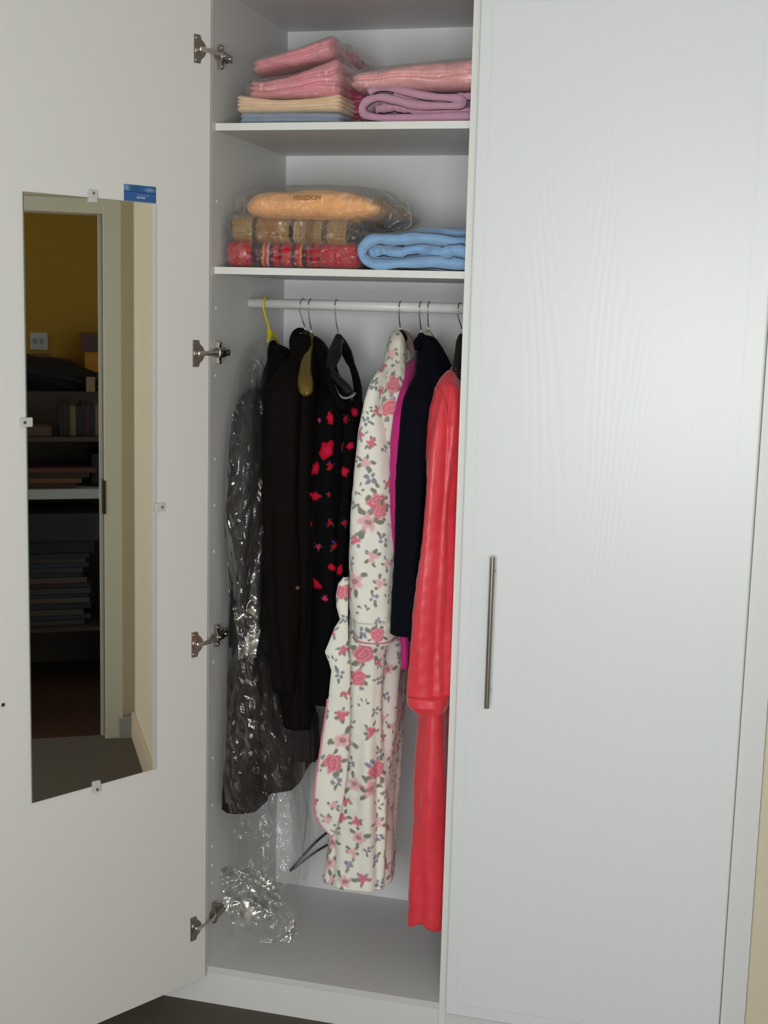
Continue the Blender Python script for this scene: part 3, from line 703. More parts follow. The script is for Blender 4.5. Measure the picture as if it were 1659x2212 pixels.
arm(t, 'loop', [at(722, 832, .13), at(732, 852, .12), at(745, 860, .118), at(762, 855, .12), at(768, 848, .125)], [.0022, .0026, .003, .0026, .002], simple('clear_loop', (0.22, 0.22, 0.21, 1), .2), .8)
# E floral robe
ROSE = dict(rose=lin(220, 120, 136), rose_light=lin(232, 182, 186), rose_dark=lin(196, 84, 104), leaf=lin(132, 136, 120), blue=lin(142, 146, 164))
CRM = lin(236, 236, 225)
rb = empty('robe', (0.40, 0.22, 0.27), 'long white flannel dressing gown printed with pink roses and grey leaves', 'robe')
gE = garment([[750, 842, 868, .22, .28, .36, .40], [780, 826, 872, .18, .32, .36, .41], [830, 806, 878, .12, .38, .36, .42], [880, 798, 872, .09, .42, .36, .43], [1000, 790, 858, .08, .44, .36, .44], [1200, 760, 845, .07, .45, .35, .43], [1290, 742, 838, .07, .45, .34, .42],
     [1350, 730, 838, .065, .45, .33, .42], [1420, 722, 838, .06, .38, .34, .415], [1500, 716, 838, .055, .34, .34, .41], [1600, 706, 839, .05, .30, .33, .412], [1700, 694, 839, .045, .28, .33, .410], [1800, 686, 839, .04, .26, .325, .405], [1880, 677, 839, .04, .24, .32, .402], [1922, 672, 839, .04, .22, .31, .398]],
     560, 460, fold=.013, nfold=8, seed=21, sq=3.0, grow=.6)
kinds = [('bud', .0125, 4), ('blue', .0105, 4), ('leaf', .012, 3), ('pale', .017, 1.4), ('rose', .022, .7)]
fl = flower_list(gE[0], gE[2], gE[3], [(785, 1412, 'rose', .025), (775, 1465, 'rose', .020), (718, 1650, 'rose', .024), (815, 1662, 'rose', .024), (745, 1600, 'pale', .02), (800, 1705, 'pale', .02), (765, 1695, 'pale', .018), (738, 1545, 'bud', .016), (802, 1580, 'bud', .015), (725, 1682, 'blue', .014),
     (820, 1630, 'blue', .014), (690, 1835, 'rose', .020), (718, 1820, 'pale', .018), (775, 1810, 'pale', .017), (768, 1775, 'bud', .014), (815, 1775, 'bud', .015), (755, 1868, 'blue', .013), (812, 1855, 'blue', .013), (716, 1900, 'bud', .015), (785, 1898, 'bud', .015), (735, 1455, 'blue', .013), (820, 1470, 'blue', .012), (820, 1910, 'blue', .012), (725, 1420, 'leaf', .012)])
fl = scatter(gE[2], gE[3], kinds, .036, 8, fl)
garm('body', gE, M_FLORAL, rb, paint(gE[2], gE[3], CRM, fl, ROSE))
gS = garment([[785, 812, 832, .11, .18, .36, .40], [806, 800, 826, .08, .17, .355, .40], [830, 789, 820, .055, .16, .35, .40], [870, 777, 819, .035, .16, .345, .405], [930, 764, 828, .02, .16, .34, .43], [1040, 752, 836, .01, .15, .34, .43], [1120, 745, 838, .008, .15, .335, .43], [1200, 742, 839, .006, .15, .335, .43],
     [1300, 743, 838, .006, .15, .335, .425], [1346, 748, 837, .006, .14, .34, .425]], 300, 240, fold=.009, nfold=4, seed=22, sq=2.4, dome=.07)
fl = flower_list(gS[0], gS[2], gS[3], [(815, 1085, 'rose', .024), (795, 1128, 'pale', .022), (762, 1092, 'blue', .012), (822, 1105, 'rose', .018), (790, 998, 'bud', .014), (802, 955, 'bud', .013), (778, 938, 'bud', .012), (805, 1202, 'bud', .015), (758, 1218, 'blue', .012), (765, 1256, 'pale', .021), (745, 1280, 'rose', .018),
     (808, 1292, 'blue', .012), (758, 1325, 'leaf', .012), (800, 1035, 'blue', .016), (828, 1165, 'blue', .013), (786, 880, 'leaf', .012), (790, 1320, 'leaf', .013)])
fl = scatter(gS[2], gS[3], kinds[:3], .036, 9, fl)
sl = garm('sleeve', gS, M_FLORAL, rb, paint(gS[2], gS[3], CRM, fl, ROSE))
gK = garment([[1340, 752, 838, .000, .15, .33, .43], [1350, 754, 839, -.001, .15, .33, .43], [1390, 756, 837, -.001, .15, .33, .43], [1396, 756, 837, .000, .15, .33, .43]], 60, 180, fold=.002, nfold=4, seed=23, wob=.001)
fl = flower_list(gK[0], gK[2], gK[3], [(785, 1365, 'blue', .016), (815, 1372, 'rose', .018), (770, 1378, 'blue', .010)])
cf = garm('cuff', gK, M_FLORAL, sl, paint(gK[2], gK[3], CRM, fl, ROSE))
M_PIPE = simple('pink_piping', (0.66, 0.25, 0.33, 1), .6)
kr = gK[0][:60 * 180].reshape(60, 180, 3)[52]
pp = np.vstack([kr, kr[:1]]) + np.array([0, -.0008, 0])
pp = pp + (pp - pp.mean(0)) * .012
tube('piping', smooth_pts(pp[::4], 120), .0022, M_PIPE, sl, 6)
# front edge flap of the robe with pink piping: a layered panel in front of the body
def strip(name, left, right, pys, Y, mat, parent, thick=.003, bulge=.010, flowers=None, base=CRM, palx=ROSE, seed=1, nx=60, nzr=200, wave=.002):
    py = np.linspace(pys[0], pys[-1], nzr); L = np.interp(py, pys, left); R = np.interp(py, pys, right); Yr = np.interp(py, pys, Y)
    u = np.linspace(0, 1, nx); V = np.zeros((nzr, nx, 3))
    for i in range(nzr):
        z = at((L[i] + R[i]) / 2, py[i], Yr[i])[2]; a, b = xat(L[i], z, Yr[i]), xat(R[i], z, Yr[i])
        V[i, :, 0] = a + (b - a) * u; V[i, :, 1] = Yr[i] - bulge * np.sin(np.pi * u) ** .6; V[i, :, 2] = z
    V[..., 1] += wave * sn(V, 9, seed)
    S = (V[..., 0] - V[:, :1, 0]); B = V + np.array([0, thick, 0])
    n = nx * nzr; F = grid_faces(nzr, nx, False)
    ring = list(range(nx)) + [i * nx + nx - 1 for i in range(1, nzr)] + [n - 1 - i for i in range(1, nx)] + [(nzr - 1 - i) * nx for i in range(1, nzr - 1)]
    side = np.array([(ring[i], ring[(i + 1) % len(ring)], ring[(i + 1) % len(ring)] + n, ring[i] + n) for i in range(len(ring))])
    VV = np.vstack([V.reshape(-1, 3), B.reshape(-1, 3)]); s2 = np.tile(S.ravel(), 2); z2 = VV[:, 2]
    fl = flower_list(VV, s2, z2, flowers or [])
    fl = scatter(s2, z2, kinds[:3], .036, seed, fl)
    c = paint(s2, z2, base, fl, palx, seed)
    o = npmesh(name, VV, np.vstack([F[:, ::-1], F + n, side]), mat, parent, True, c)
    return o, V
fpo, fv = strip('front_flap', [742, 730, 726, 727, 735, 722, 702, 712, 717, 705, 694, 684, 680, 683, 697, 715], [752, 752, 752, 752, 752, 752, 752, 757, 757, 756, 753, 748, 740, 733, 727, 722], [1246, 1262, 1285, 1310, 1338, 1358, 1410, 1434, 1450, 1545, 1620, 1680, 1730, 1765, 1790, 1803],
     [.02, .02, .02, .02, .02, .016, .012, .012, .012, .012, .012, .012, .012, .012, .014, .016], M_FLORAL, rb, flowers=[(738, 1278, 'rose', .018), (718, 1650, 'rose', .024), (740, 1600, 'pale', .02), (738, 1545, 'bud', .016), (727, 1685, 'blue', .015), (722, 1430, 'leaf', .012), (735, 1455, 'blue', .013), (707, 1770, 'bud', .013), (720, 1740, 'bud', .012)], seed=31)
tube('piping', smooth_pts(np.vstack([fv[95:, 0][::6], fv[-1, ::10]]) + np.array([-.001, -.002, 0]), 160), .0024, M_PIPE, fpo, 6)
# collar: front roll and the far roll in shadow
ck = garment([[712, 850, 870, .20, .25, .355, .375], [735, 838, 876, .17, .26, .35, .385], [790, 818, 884, .13, .27, .35, .395], [850, 806, 882, .08, .27, .34, .41], [900, 802, 864, .06, .26, .35, .42], [980, 812, 850, .055, .24, .36, .42], [1040, 822, 846, .055, .22, .37, .42]], 200, 160, fold=.006, nfold=5, seed=24, wob=.005)
fl = flower_list(ck[0], ck[2], ck[3], [(845, 765, 'bud', .013), (860, 790, 'leaf', .012), (850, 830, 'rose', .02), (842, 880, 'rose', .02), (822, 860, 'blue', .012)])
fl = scatter(ck[2], ck[3], [('bud', .012, 3), ('leaf', .014, 3), ('rose', .018, 2)], .032, 12, fl)
garm('collar', ck, M_FLORAL, rb, paint(ck[2], ck[3], lin(222, 220, 206), fl, ROSE))
arm(rb, 'collar_roll', [at(868, 716, .26), at(878, 726, .28), at(886, 750, .30), at(887, 775, .29), at(880, 800, .26)], [.006, .011, .013, .012, .006], simple('dusty_pink_lining', (0.26, 0.17, 0.15, 1), .85, bump=(400, .4), var=.4, vscale=50), .8)
# F magenta top behind the navy jacket
t = empty('blouse', (0.43, 0.2, 0.85), 'bright magenta blouse squeezed between the floral robe and the navy jacket', 'blouse')
garm('body', garment([[775, 876, 892, .22, .27, .415, .43], [800, 866, 890, .15, .33, .41, .43], [850, 850, 888, .08, .38, .41, .432], [900, 838, 880, .04, .42, .41, .435], [950, 832, 870, .03, .44, .41, .435], [1100, 832, 866, .035, .45, .415, .44],
     [1250, 842, 880, .05, .45, .415, .445], [1380, 856, 884, .05, .45, .42, .45], [1445, 860, 884, .05, .44, .42, .45]], 140, 100, fold=.003, seed=41, wob=.002), M_MAGENTA, t)
# G navy jacket
t = empty('jacket', (0.47, 0.2, 0.87), 'navy blue tailored jacket between the magenta blouse and the coral robe', 'jacket')
garm('body', garment([[722, 912, 934, .21, .27, .43, .455], [745, 906, 944, .19, .30, .43, .47], [770, 896, 955, .15, .33, .43, .48], [800, 886, 964, .11, .37, .43, .49], [850, 872, 972, .07, .41, .435, .50], [900, 866, 970, .05, .44, .44, .50], [950, 862, 960, .045, .45, .44, .505],
     [1100, 862, 930, .045, .45, .445, .505], [1385, 868, 905, .045, .45, .455, .505]], 170, 130, fold=.003, seed=44, wob=.003), M_NAVY, t)
garm('sleeve', garment([[790, 892, 940, .11, .20, .44, .49], [830, 878, 932, .06, .16, .44, .49], [870, 865, 925, .025, .13, .43, .49], [930, 857, 922, .012, .13, .43, .49], [1050, 850, 912, .005, .12, .43, .49], [1200, 843, 905, .005, .12, .43, .49], [1376, 837, 895, .008, .12, .435, .49]], 120, 90, fold=.006, nfold=4, seed=45, wob=.003, dome=.07), M_NAVY, t)
arm(t, 'collar', [at(902, 752, .20), at(901, 740, .215), at(908, 731, .225), at(920, 732, .23), at(930, 748, .215)], [.008, .009, .008, .008, .008], M_NAVY, .8)
# H coral velour robe
M_CORAL = simple('coral_velour', (0.78, 0.048, 0.070, 1), 0.42, bump=(260, 0.35, (1, 1, .3)), var=.15, vscale=45, Sheen_Weight=0.35, Sheen_Roughness=0.35, Specular_IOR_Level=0.55)
rc = empty('robe', (0.52, 0.22, 0.17), 'long shiny coral velour robe next to the centre panel', 'robe')
garm('body', garment([[792, 962, 978, .20, .26, .505, .525], [812, 955, 985, .15, .32, .50, .54], [830, 945, 992, .11, .38, .50, .55], [880, 938, 1000, .08, .42, .50, .56], [1000, 930, 1000, .065, .45, .505, .565], [1200, 915, 985, .06, .46, .51, .57],
     [1400, 895, 980, .055, .46, .51, .57], [1545, 880, 968, .05, .46, .51, .57], [1700, 873, 962, .045, .46, .51, .57], [1900, 868, 955, .04, .46, .51, .57], [2008, 865, 951, .04, .45, .51, .57]],
     260, 220, fold=.017, nfold=6, seed=52, grow=.3, hemwave=.008, wob=.004), M_CORAL, rc)
sl = garm('sleeve', garment([[800, 955, 975, .10, .16, .50, .55], [830, 944, 986, .06, .16, .49, .56], [870, 930, 990, .04, .16, .49, .565], [920, 917, 990, .025, .16, .49, .57], [960, 911, 990, .02, .16, .49, .57], [1050, 907, 984, .015, .16, .49, .57], [1150, 898, 977, .010, .16, .49, .57],
     [1250, 890, 971, .005, .16, .49, .57], [1350, 881, 967, .0, .16, .49, .57], [1450, 873, 966, -.005, .15, .49, .57], [1508, 868, 965, -.006, .14, .49, .565]],
     260, 200, fold=.017, nfold=5, seed=53, grow=.25, wob=.006, fine=.0006, dome=.05), M_CORAL, rc)
garm('cuff', garment([[1500, 867, 964, -.008, .15, .49, .57], [1508, 862, 966, -.013, .15, .49, .57], [1530, 864, 963, -.014, .15, .49, .57], [1543, 884, 958, -.008, .14, .49, .565]], 60, 140, fold=.005, nfold=3, seed=54, wob=.002), M_CORAL, sl)
arm(rc, 'shoulder_seam', [at(939, 838, .045), at(952, 850, .030), at(962, 880, .022), at(966, 915, .017)], [.0012, .0016, .0016, .001], M_CORAL, 1)
# I dark garment at the right end
t = empty('blouse', (0.56, 0.25, 1.0), 'dark plum top at the far right behind the coral robe, cut off by the panel', 'blouse')
garm('body', garment([[742, 986, 1000, .20, .27, .53, .55], [800, 978, 1010, .15, .34, .545, .575], [900, 985, 1012, .14, .42, .565, .576], [1050, 985, 1010, .14, .43, .570, .576], [1300, 985, 1005, .14, .43, .571, .576]], 80, 70, fold=.001, seed=61, wob=.0005), simple('plum_cotton', (0.016, 0.004, 0.007, 1), .8, bump=(400, .3)), t)

# ------------------------------------------------------------------ plastic cover and the clothes inside it
t = empty('jacket', (0.05, 0.12, 0.8), 'dark jacket seen through the crinkled clear plastic cover', 'jacket')
garm('body', garment([[840, 528, 550, .13, .22, .03, .06], [870, 500, 554, .09, .28, .01, .075], [920, 484, 556, .06, .33, .008, .08], [1000, 476, 556, .045, .36, .006, .085], [1150, 474, 556, .04, .37, .006, .09], [1300, 474, 554, .04, .37, .006, .09], [1420, 476, 552, .04, .36, .006, .09]], 130, 100, fold=.006, seed=71), simple('dark_plum_suiting', (0.010, 0.007, 0.008, 1), .8, bump=(400, .4)), t)
t = empty('skirt', (0.05, 0.12, 0.42), 'dark brown skirt with the lowest hem, inside the clear plastic cover', 'skirt')
garm('body', garment([[1395, 486, 548, .07, .22, .008, .085], [1500, 476, 552, .055, .24, .006, .09], [1650, 468, 552, .045, .25, .006, .09], [1758, 464, 548, .04, .25, .006, .088]], 110, 110, fold=.004, seed=72, wob=.003), M_SKIRT, t)
t = empty('skirt', (0.1, 0.25, 0.47), 'dark brown skirt with a mid-height hem right of the longest one, under plastic', 'skirt')
garm('body', garment([[1420, 545, 580, .10, .35, .06, .13], [1500, 545, 596, .10, .40, .055, .14], [1620, 545, 620, .10, .44, .05, .145], [1712, 543, 626, .10, .45, .05, .145]], 100, 110, fold=.004, seed=73, wob=.003), M_SKIRT, t)
t = empty('skirt', (0.16, 0.3, 0.6), 'short dark skirt hem showing below the brown coat', 'skirt')
garm('body', garment([[1540, 610, 668, .13, .20, .16, .21], [1600, 606, 671, .13, .19, .16, .22], [1645, 604, 673, .13, .175, .165, .225]], 60, 90, fold=.006, seed=74, wob=.003), simple('black_brown_suiting', (0.008, 0.004, 0.004, 1), .8), t)
M_FILM = film('clear_crinkled_polythene', (0.98, 0.985, 0.98), 0.09, 14.0, 1.0, 0.014, (7.0, .42, .66, .25))
t = empty('garment_cover', (0.06, 0.15, 0.11), 'long clear plastic dry-cleaning cover hanging at the left panel', 'garment cover')
g = garment([[738, 534, 548, .18, .26, .02, .06], [770, 510, 560, .14, .29, .01, .08], [820, 486, 566, .09, .32, .004, .09], [880, 472, 566, .055, .35, .003, .095], [960, 464, 564, .04, .38, .003, .10], [1100, 460, 562, .03, .40, .003, .11], [1300, 459, 558, .025, .40, .003, .11], [1420, 459, 572, .025, .40, .003, .115],
     [1550, 459, 596, .025, .40, .003, .125], [1700, 460, 628, .022, .40, .003, .14], [1850, 464, 640, .02, .38, .003, .15], [1950, 476, 640, .02, .34, .003, .15], [2010, 500, 637, .025, .30, .008, .15], [2035, 522, 634, .03, .26, .02, .14]], 260, 170, fold=.010, nfold=8, seed=81, grow=.3, wob=.006, tuck=False, xlim=(-.0045, .5))
V = g[0]; cr = np.abs(sn(V * np.array([1, 1, .55]), 16, 91)) + .6 * np.abs(sn(V * np.array([1, 1, .7]), 30, 92))
V[:, 1] -= .0065 * (cr - 1.0); V[:, 0] += .002 * (cr - 1.0); V[:, 0] = np.maximum(V[:, 0], XL + .0012)
garm('film', g, M_FILM, t)
# the loose second layer of film, flaring to the right near the bottom
o_, _v = None, None
def sheet(name, outline_l, outline_r, pys, Y0, Y1, mat, parent, seed, amp=.012, lean=0.0):
    n, m = 120, 60; py = np.linspace(pys[0], pys[-1], n); L = np.interp(py, pys, outline_l); R = np.interp(py, pys, outline_r)
    u = np.linspace(0, 1, m); V = np.zeros((n, m, 3))
    for i in range(n):
        for j in range(m):
            Y = Y0 + (Y1 - Y0) * u[j] + lean * (1 - i / (n - 1))
            V[i, j] = at(L[i] + (R[i] - L[i]) * u[j], py[i], Y)
    V[..., 1] += amp * np.abs(sn(V, 9, seed)) + amp * .5 * np.abs(sn(V, 24, seed + 1))
    F = grid_faces(n, m, False)
    VV = np.vstack([V.reshape(-1, 3), V.reshape(-1, 3) + np.array([0, .0004, 0])])
    return npmesh(name, VV, np.vstack([F[:, ::-1], F + n * m]), mat, parent)
sheet('loose_film', [600, 612, 620, 628, 634, 632], [620, 640, 660, 678, 684, 660], [1560, 1650, 1720, 1800, 1850, 1905], .10, .30, M_FILM, t, 95)
sheet('folded_film', [468, 474, 485, 505, 528], [560, 600, 632, 640, 632], [1880, 1930, 1970, 2010, 2038], .000, .055, film('bright_crinkled_polythene', (0.98, 0.985, 0.98), 0.34, 14.0, 0.7, 0.012, (7.0, .42, .64, .03)), t, 97, .014, .075)
sheet('folded_film', [496, 500, 508, 512], [552, 552, 553, 552], [1215, 1290, 1370, 1422], .015, .03, MATS['bright_crinkled_polythene'], t, 99, .010, .03)

# a spare hanger leaning on the back wall behind the robe
t = empty('coat_hanger', tuple(at(655, 1850, .47)), 'dark wire hanger leaning against the back panel near the cupboard floor', 'hanger')
p0 = at(634, 1872, .46); p1 = at(690, 1812, .47); p2 = at(760, 1760, .475)
tube('wire', smooth_pts([p2, p1, p0, p0 + np.array([0, 0, -.006]), at(690, 1835, .455), at(760, 1800, .46)], 60), .0032, simple('dark_green_wire', (0.02, 0.028, 0.024, 1), .4), t, 8)

# ------------------------------------------------------------------ folded linen on the shelves
def roundbox(size, r, seg=(60, 40, 30)):
    """surface grid of a box centred at 0, corners rounded with radius r (x,y,z)"""
    sx, sy, sz = size; Vs = []; Fs = []; off = 0
    for ax in range(3):
        a, b = [(1, 2), (2, 0), (0, 1)][ax]
        for sg in (-1, 1):
            na, nb = seg[a], seg[b]
            A, B = np.meshgrid(np.linspace(-1, 1, na), np.linspace(-1, 1, nb), indexing='ij')
            P = np.zeros((na, nb, 3)); P[..., ax] = sg; P[..., a] = A; P[..., b] = B
            Vs.append(P.reshape(-1, 3)); F = grid_faces(na, nb, False)
            Fs.append((F if sg > 0 else F[:, ::-1]) + off); off += na * nb
    P = np.vstack(Vs); F = np.vstack(Fs)
    h = np.array(size) / 2; P = np.sign(P) * np.abs(P) ** .85 * h
    r = np.minimum(np.array(r, float), h * .999)
    inner = np.clip(P, -(h - r), h - r); d = (P - inner) / r; n = np.linalg.norm(d, axis=1, keepdims=True)
    P = np.where(n > 1e-9, inner + d / np.maximum(n, 1e-9) * np.minimum(n, 1) * r, P)
    key = np.round(P * 1e6).astype(np.int64); _, idx, inv = np.unique(key, axis=0, return_index=True, return_inverse=True)
    P = P[idx]; F = inv.ravel()[F]
    return P, F
def folded(name, L, R, py_top, py_bot, Y0, depth, mat, parent, r=(.03, .03, .02), layers=0, groove=.006, tilt=None, top=None, sag=0, seed=1, color=None, crumple=.0015, seg=(120, 50, 60), zmin=None):
    """L,R,py_* give the front face at depth Y0. tilt: (lift at left, lift at right) in m; layers = fold lines along the front"""
    zt, zb = at((L + R) / 2, py_top, Y0)[2], at((L + R) / 2, py_bot, Y0)[2]
    if zmin is not None: zb = zmin
    xl, xr = xat(L, (zt + zb) / 2, Y0), xat(R, (zt + zb) / 2, Y0)
    size = (xr - xl, depth, zt - zb); P, F = roundbox(size, r, seg)
    u = P[:, 0] / size[0] + .5; v = P[:, 1] / size[1] + .5; w_ = P[:, 2] / size[2] + .5
    raw = P.copy()
    if layers:
        g = 0
        for k in range(1, layers):
            zk = k / layers + .035 * np.sin(u * 7 + k * 2 + seed) + .02 * np.sin(u * 17 + k)
            g = g + np.exp(-((w_ - zk) / (.16 / layers)) ** 2)
        edge = np.maximum(0, 1 - v * 8) + np.maximum(0, 1 - (1 - v) * 8)
        P[:, 1] += np.where(v < .5, 1, -1) * groove * g * np.clip(edge, 0, 1)
        side = np.clip(1 - u * 14, 0, 1) - np.clip(1 - (1 - u) * 14, 0, 1); P[:, 0] += groove * g * side
    P[:, 2] += top(u, v) * w_ if top else 0
    if tilt: P[:, 2] += tilt[0] + (tilt[1] - tilt[0]) * u
    C = np.array([(xl + xr) / 2, Y0 + depth / 2, (zt + zb) / 2]); P = P + C
    nz_ = sn(P, 9, seed)[:, None] * crumple * 1.5 + sn(P, 26, seed + 1)[:, None] * crumple * .5
    P += (raw / (np.linalg.norm(raw, axis=1, keepdims=True) + 1e-9)) * nz_ * np.clip(w_ * 3, 0, 1)[:, None]
    P[:, 0] = np.clip(P[:, 0], .003, .5775)
    c = color(u * size[0], v * size[1], w_ * size[2], u, v, w_) if color is not None else None
    return npmesh(name, P, F, mat, parent, True, c), (xl, xr, zb, zt)
S1Z = Z1 + ST + .0006; S2Z = Z2 + ST + .0006
def fabric(name, col, rough=.9, b=(220, .6), sheen=.2):
    return simple(name, col, rough, bump=b, Sheen_Weight=sheen, var=.10, vscale=40)
M_WRAP = film('clear_wrap', (0.97, 0.975, 0.965), 0.035, 40.0, 0.7, 0.02)
def wrap(L, R, pt, pb, Y0, depth, parent, seed, tilt=None, top=None, r=(.02, .02, .015), zmin=None, name='plastic_wrap', pad=.003):
    o, _ = folded(name, L, R, pt, pb, Y0 - pad, depth + pad * 2, M_WRAP, parent, r, 0, 0, tilt, top, 0, seed, None, .0035, (110, 40, 40), zmin)
    return o
# --- top shelf, left stack
T = empty('blanket', (0.15, 0.25, S1Z), 'pale blue folded blanket at the bottom of the top-shelf left stack', 'blanket')
folded('blanket_body', 514, 738, 238, 262, .055, .36, fabric('pale_blue_blanket', lin(142, 154, 170)), T, (.012, .02, .012), 2, .004, seed=3, zmin=S1Z, top=lambda u, v: -.004 * u)
T = empty('blanket', (0.15, 0.25, S1Z + .03), 'cream folded blanket with three visible layers on the pale blue one', 'blanket')
folded('blanket_body', 506, 735, 200, 240, .05, .37, fabric('cream_blanket', lin(228, 200, 168)), T, (.012, .02, .012), 4, .005, seed=5, top=lambda u, v: -.014 * np.sin(u * 3.14))
M_SATIN = simple('pink_satin', lin(228, 150, 160), .30, bump=(35, .5), Sheen_Weight=.2, var=.12, vscale=14)
T = empty('bedspread', (0.15, 0.25, S1Z + .07), 'shiny pink satin bedspread folded in plastic above the cream blanket', 'bedspread')
bt_ = lambda u, v: .035 * np.clip(u - .35, 0, 1) ** 1.2 - .008 * np.sin(u * 3.14) 
folded('bedspread_body', 530, 732, 166, 208, .05, .36, M_SATIN, T, (.018, .03, .016), 3, .010, seed=7, top=lambda u, v: .055 * np.clip(u - .15, 0, 1) - .010 * np.sin(u * 3.14), crumple=.002)
wrap(526, 740, 164, 212, .05, .36, T, 8, top=lambda u, v: .055 * np.clip(u - .15, 0, 1) - .010 * np.sin(u * 3.14))
T = empty('bedspread', (0.15, 0.25, S1Z + .12), 'topmost pink satin bedspread, tilted up to the right on the left stack', 'bedspread')
folded('bedspread_body', 540, 718, 124, 156, .05, .34, M_SATIN, T, (.020, .03, .014), 2, .007, tilt=(0, .034), seed=11, top=lambda u, v: .018 * u ** 2, crumple=.0022)
wrap(536, 724, 122, 158, .05, .34, T, 12, tilt=(0, .034), top=lambda u, v: .018 * u ** 2)
# deep rose one behind, filling the gap between the stacks
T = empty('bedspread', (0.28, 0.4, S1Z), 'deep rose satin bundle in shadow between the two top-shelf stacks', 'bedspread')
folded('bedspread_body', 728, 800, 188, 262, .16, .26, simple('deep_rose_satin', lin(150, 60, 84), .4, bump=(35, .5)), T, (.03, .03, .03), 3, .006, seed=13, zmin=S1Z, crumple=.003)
# --- top shelf, right stack
M_LILAC = fabric('lilac_blanket', lin(196, 148, 172), .95, (260, .7), .3)
def swirl(name, pts, thick, Y0, depth, mat, parent, seed, wave=.003, nY=26, zmin=None):
    """a thick folded cloth: centre-line pts (x,z) swept along y"""
    c = smooth_pts([(p[0], 0, p[1]) for p in pts], 150)[:, [0, 2]]; T_ = np.gradient(c, axis=0); T_ /= np.linalg.norm(T_, axis=1)[:, None]
    Nn = np.stack([-T_[:, 1], T_[:, 0]], -1); s = np.linspace(0, 1, len(c))
    th = thick * (1 + .09 * np.sin(s * 33 + seed) + .07 * np.sin(s * 71 + 2 * seed)) * np.clip(np.minimum(s, 1 - s) * 40 + .35, 0, 1) ** .5
    a = c + Nn * th[:, None] / 2; b = c - Nn * th[:, None] / 2
    prof = np.vstack([a, b[::-1]]); n = len(prof); ys = np.linspace(0, 1, nY) ; e = .014
    V = []
    cen = np.vstack([c, c[::-1]])
    for k, t_ in enumerate(ys):
        y = Y0 + depth * t_; shrink = 1 - .30 * math.exp(-((min(t_, 1 - t_) * depth) / .006))
        pr = cen + (prof - cen) * shrink; P = np.stack([pr[:, 0], np.full(n, y), pr[:, 1]], -1)
        P[:, 1] += wave * sn(np.stack([pr[:, 0], pr[:, 1]], -1), 8, seed) * math.exp(-t_ * 5)
        P[:, 2] += wave * sn(P, 4, seed + 3) * .5; P[:, 0] += wave * sn(P, 5, seed + 4) * .4
        V.append(P)
    V = np.concatenate(V)
    if zmin is not None: V[:, 2] = np.maximum(V[:, 2], zmin)
    V[:, 0] = np.clip(V[:, 0], .003, .5775)
    F = grid_faces(nY, n); m = len(c)
    cap = []
    for i in range(m - 1): cap.append((i, i + 1, n - 2 - i, n - 1 - i))
    o = (nY - 1) * n; cap2 = [(o + q[3], o + q[2], o + q[1], o + q[0]) for q in cap]
    ob = npmesh(name, V, np.vstack([F, np.array(cap), np.array(cap2)]), mat, parent)
    return ob
def pz(px, py, Y): p = at(px, py, Y); return (p[0], p[2])
T = empty('blanket', (0.45, 0.2, S1Z), 'lilac fleece blanket rolled in soft folds, below the bagged pink quilt', 'blanket')
Y = .05
swirl('blanket_body', [pz(1075, 250, Y), pz(1000, 252, Y), pz(900, 252, Y), pz(815, 253, Y), pz(785, 243, Y), pz(790, 222, Y), pz(820, 210, Y), pz(855, 214, Y), pz(900, 224, Y), pz(980, 228, Y), pz(1000, 222, Y), pz(985, 212, Y), pz(930, 206, Y), pz(880, 196, Y), pz(850, 188, Y), pz(815, 190, Y), pz(798, 202, Y)], .0235, Y, .34, M_LILAC, T, 5, .004, zmin=S1Z)
swirl('inner_fold', [pz(808, 232, Y), pz(850, 230, Y), pz(900, 238, Y), pz(985, 240, Y), pz(1060, 238, Y)], .026, Y + .008, .32, M_LILAC, T, 9, .003, zmin=S1Z)
swirl('inner_fold', [pz(850, 202, Y), pz(900, 212, Y), pz(950, 216, Y), pz(1000, 208, Y), pz(1040, 205, Y)], .022, Y + .006, .32, M_LILAC, T, 10, .003, zmin=S1Z)
T = empty('quilt', (0.45, 0.2, S1Z + .07), 'puffy pink quilt in a clear bag lying on the lilac blanket', 'quilt')
qt = lambda u, v: .030 * np.clip(u, 0, 1) ** .8 + .018 * np.sin(np.clip(u * 1.6, 0, 1) * 3.14) * 0
folded('quilt_body', 750, 1068, 150, 190, .035, .36, simple('pink_quilt_satin', lin(234, 168, 168), .38, bump=(30, .7), var=.14, vscale=12, Sheen_Weight=.2), T, (.045, .04, .022), 2, .008, seed=17, top=qt, crumple=.0035)
wrap(747, 1070, 147, 192, .035, .36, T, 18, top=qt, r=(.03, .03, .02))
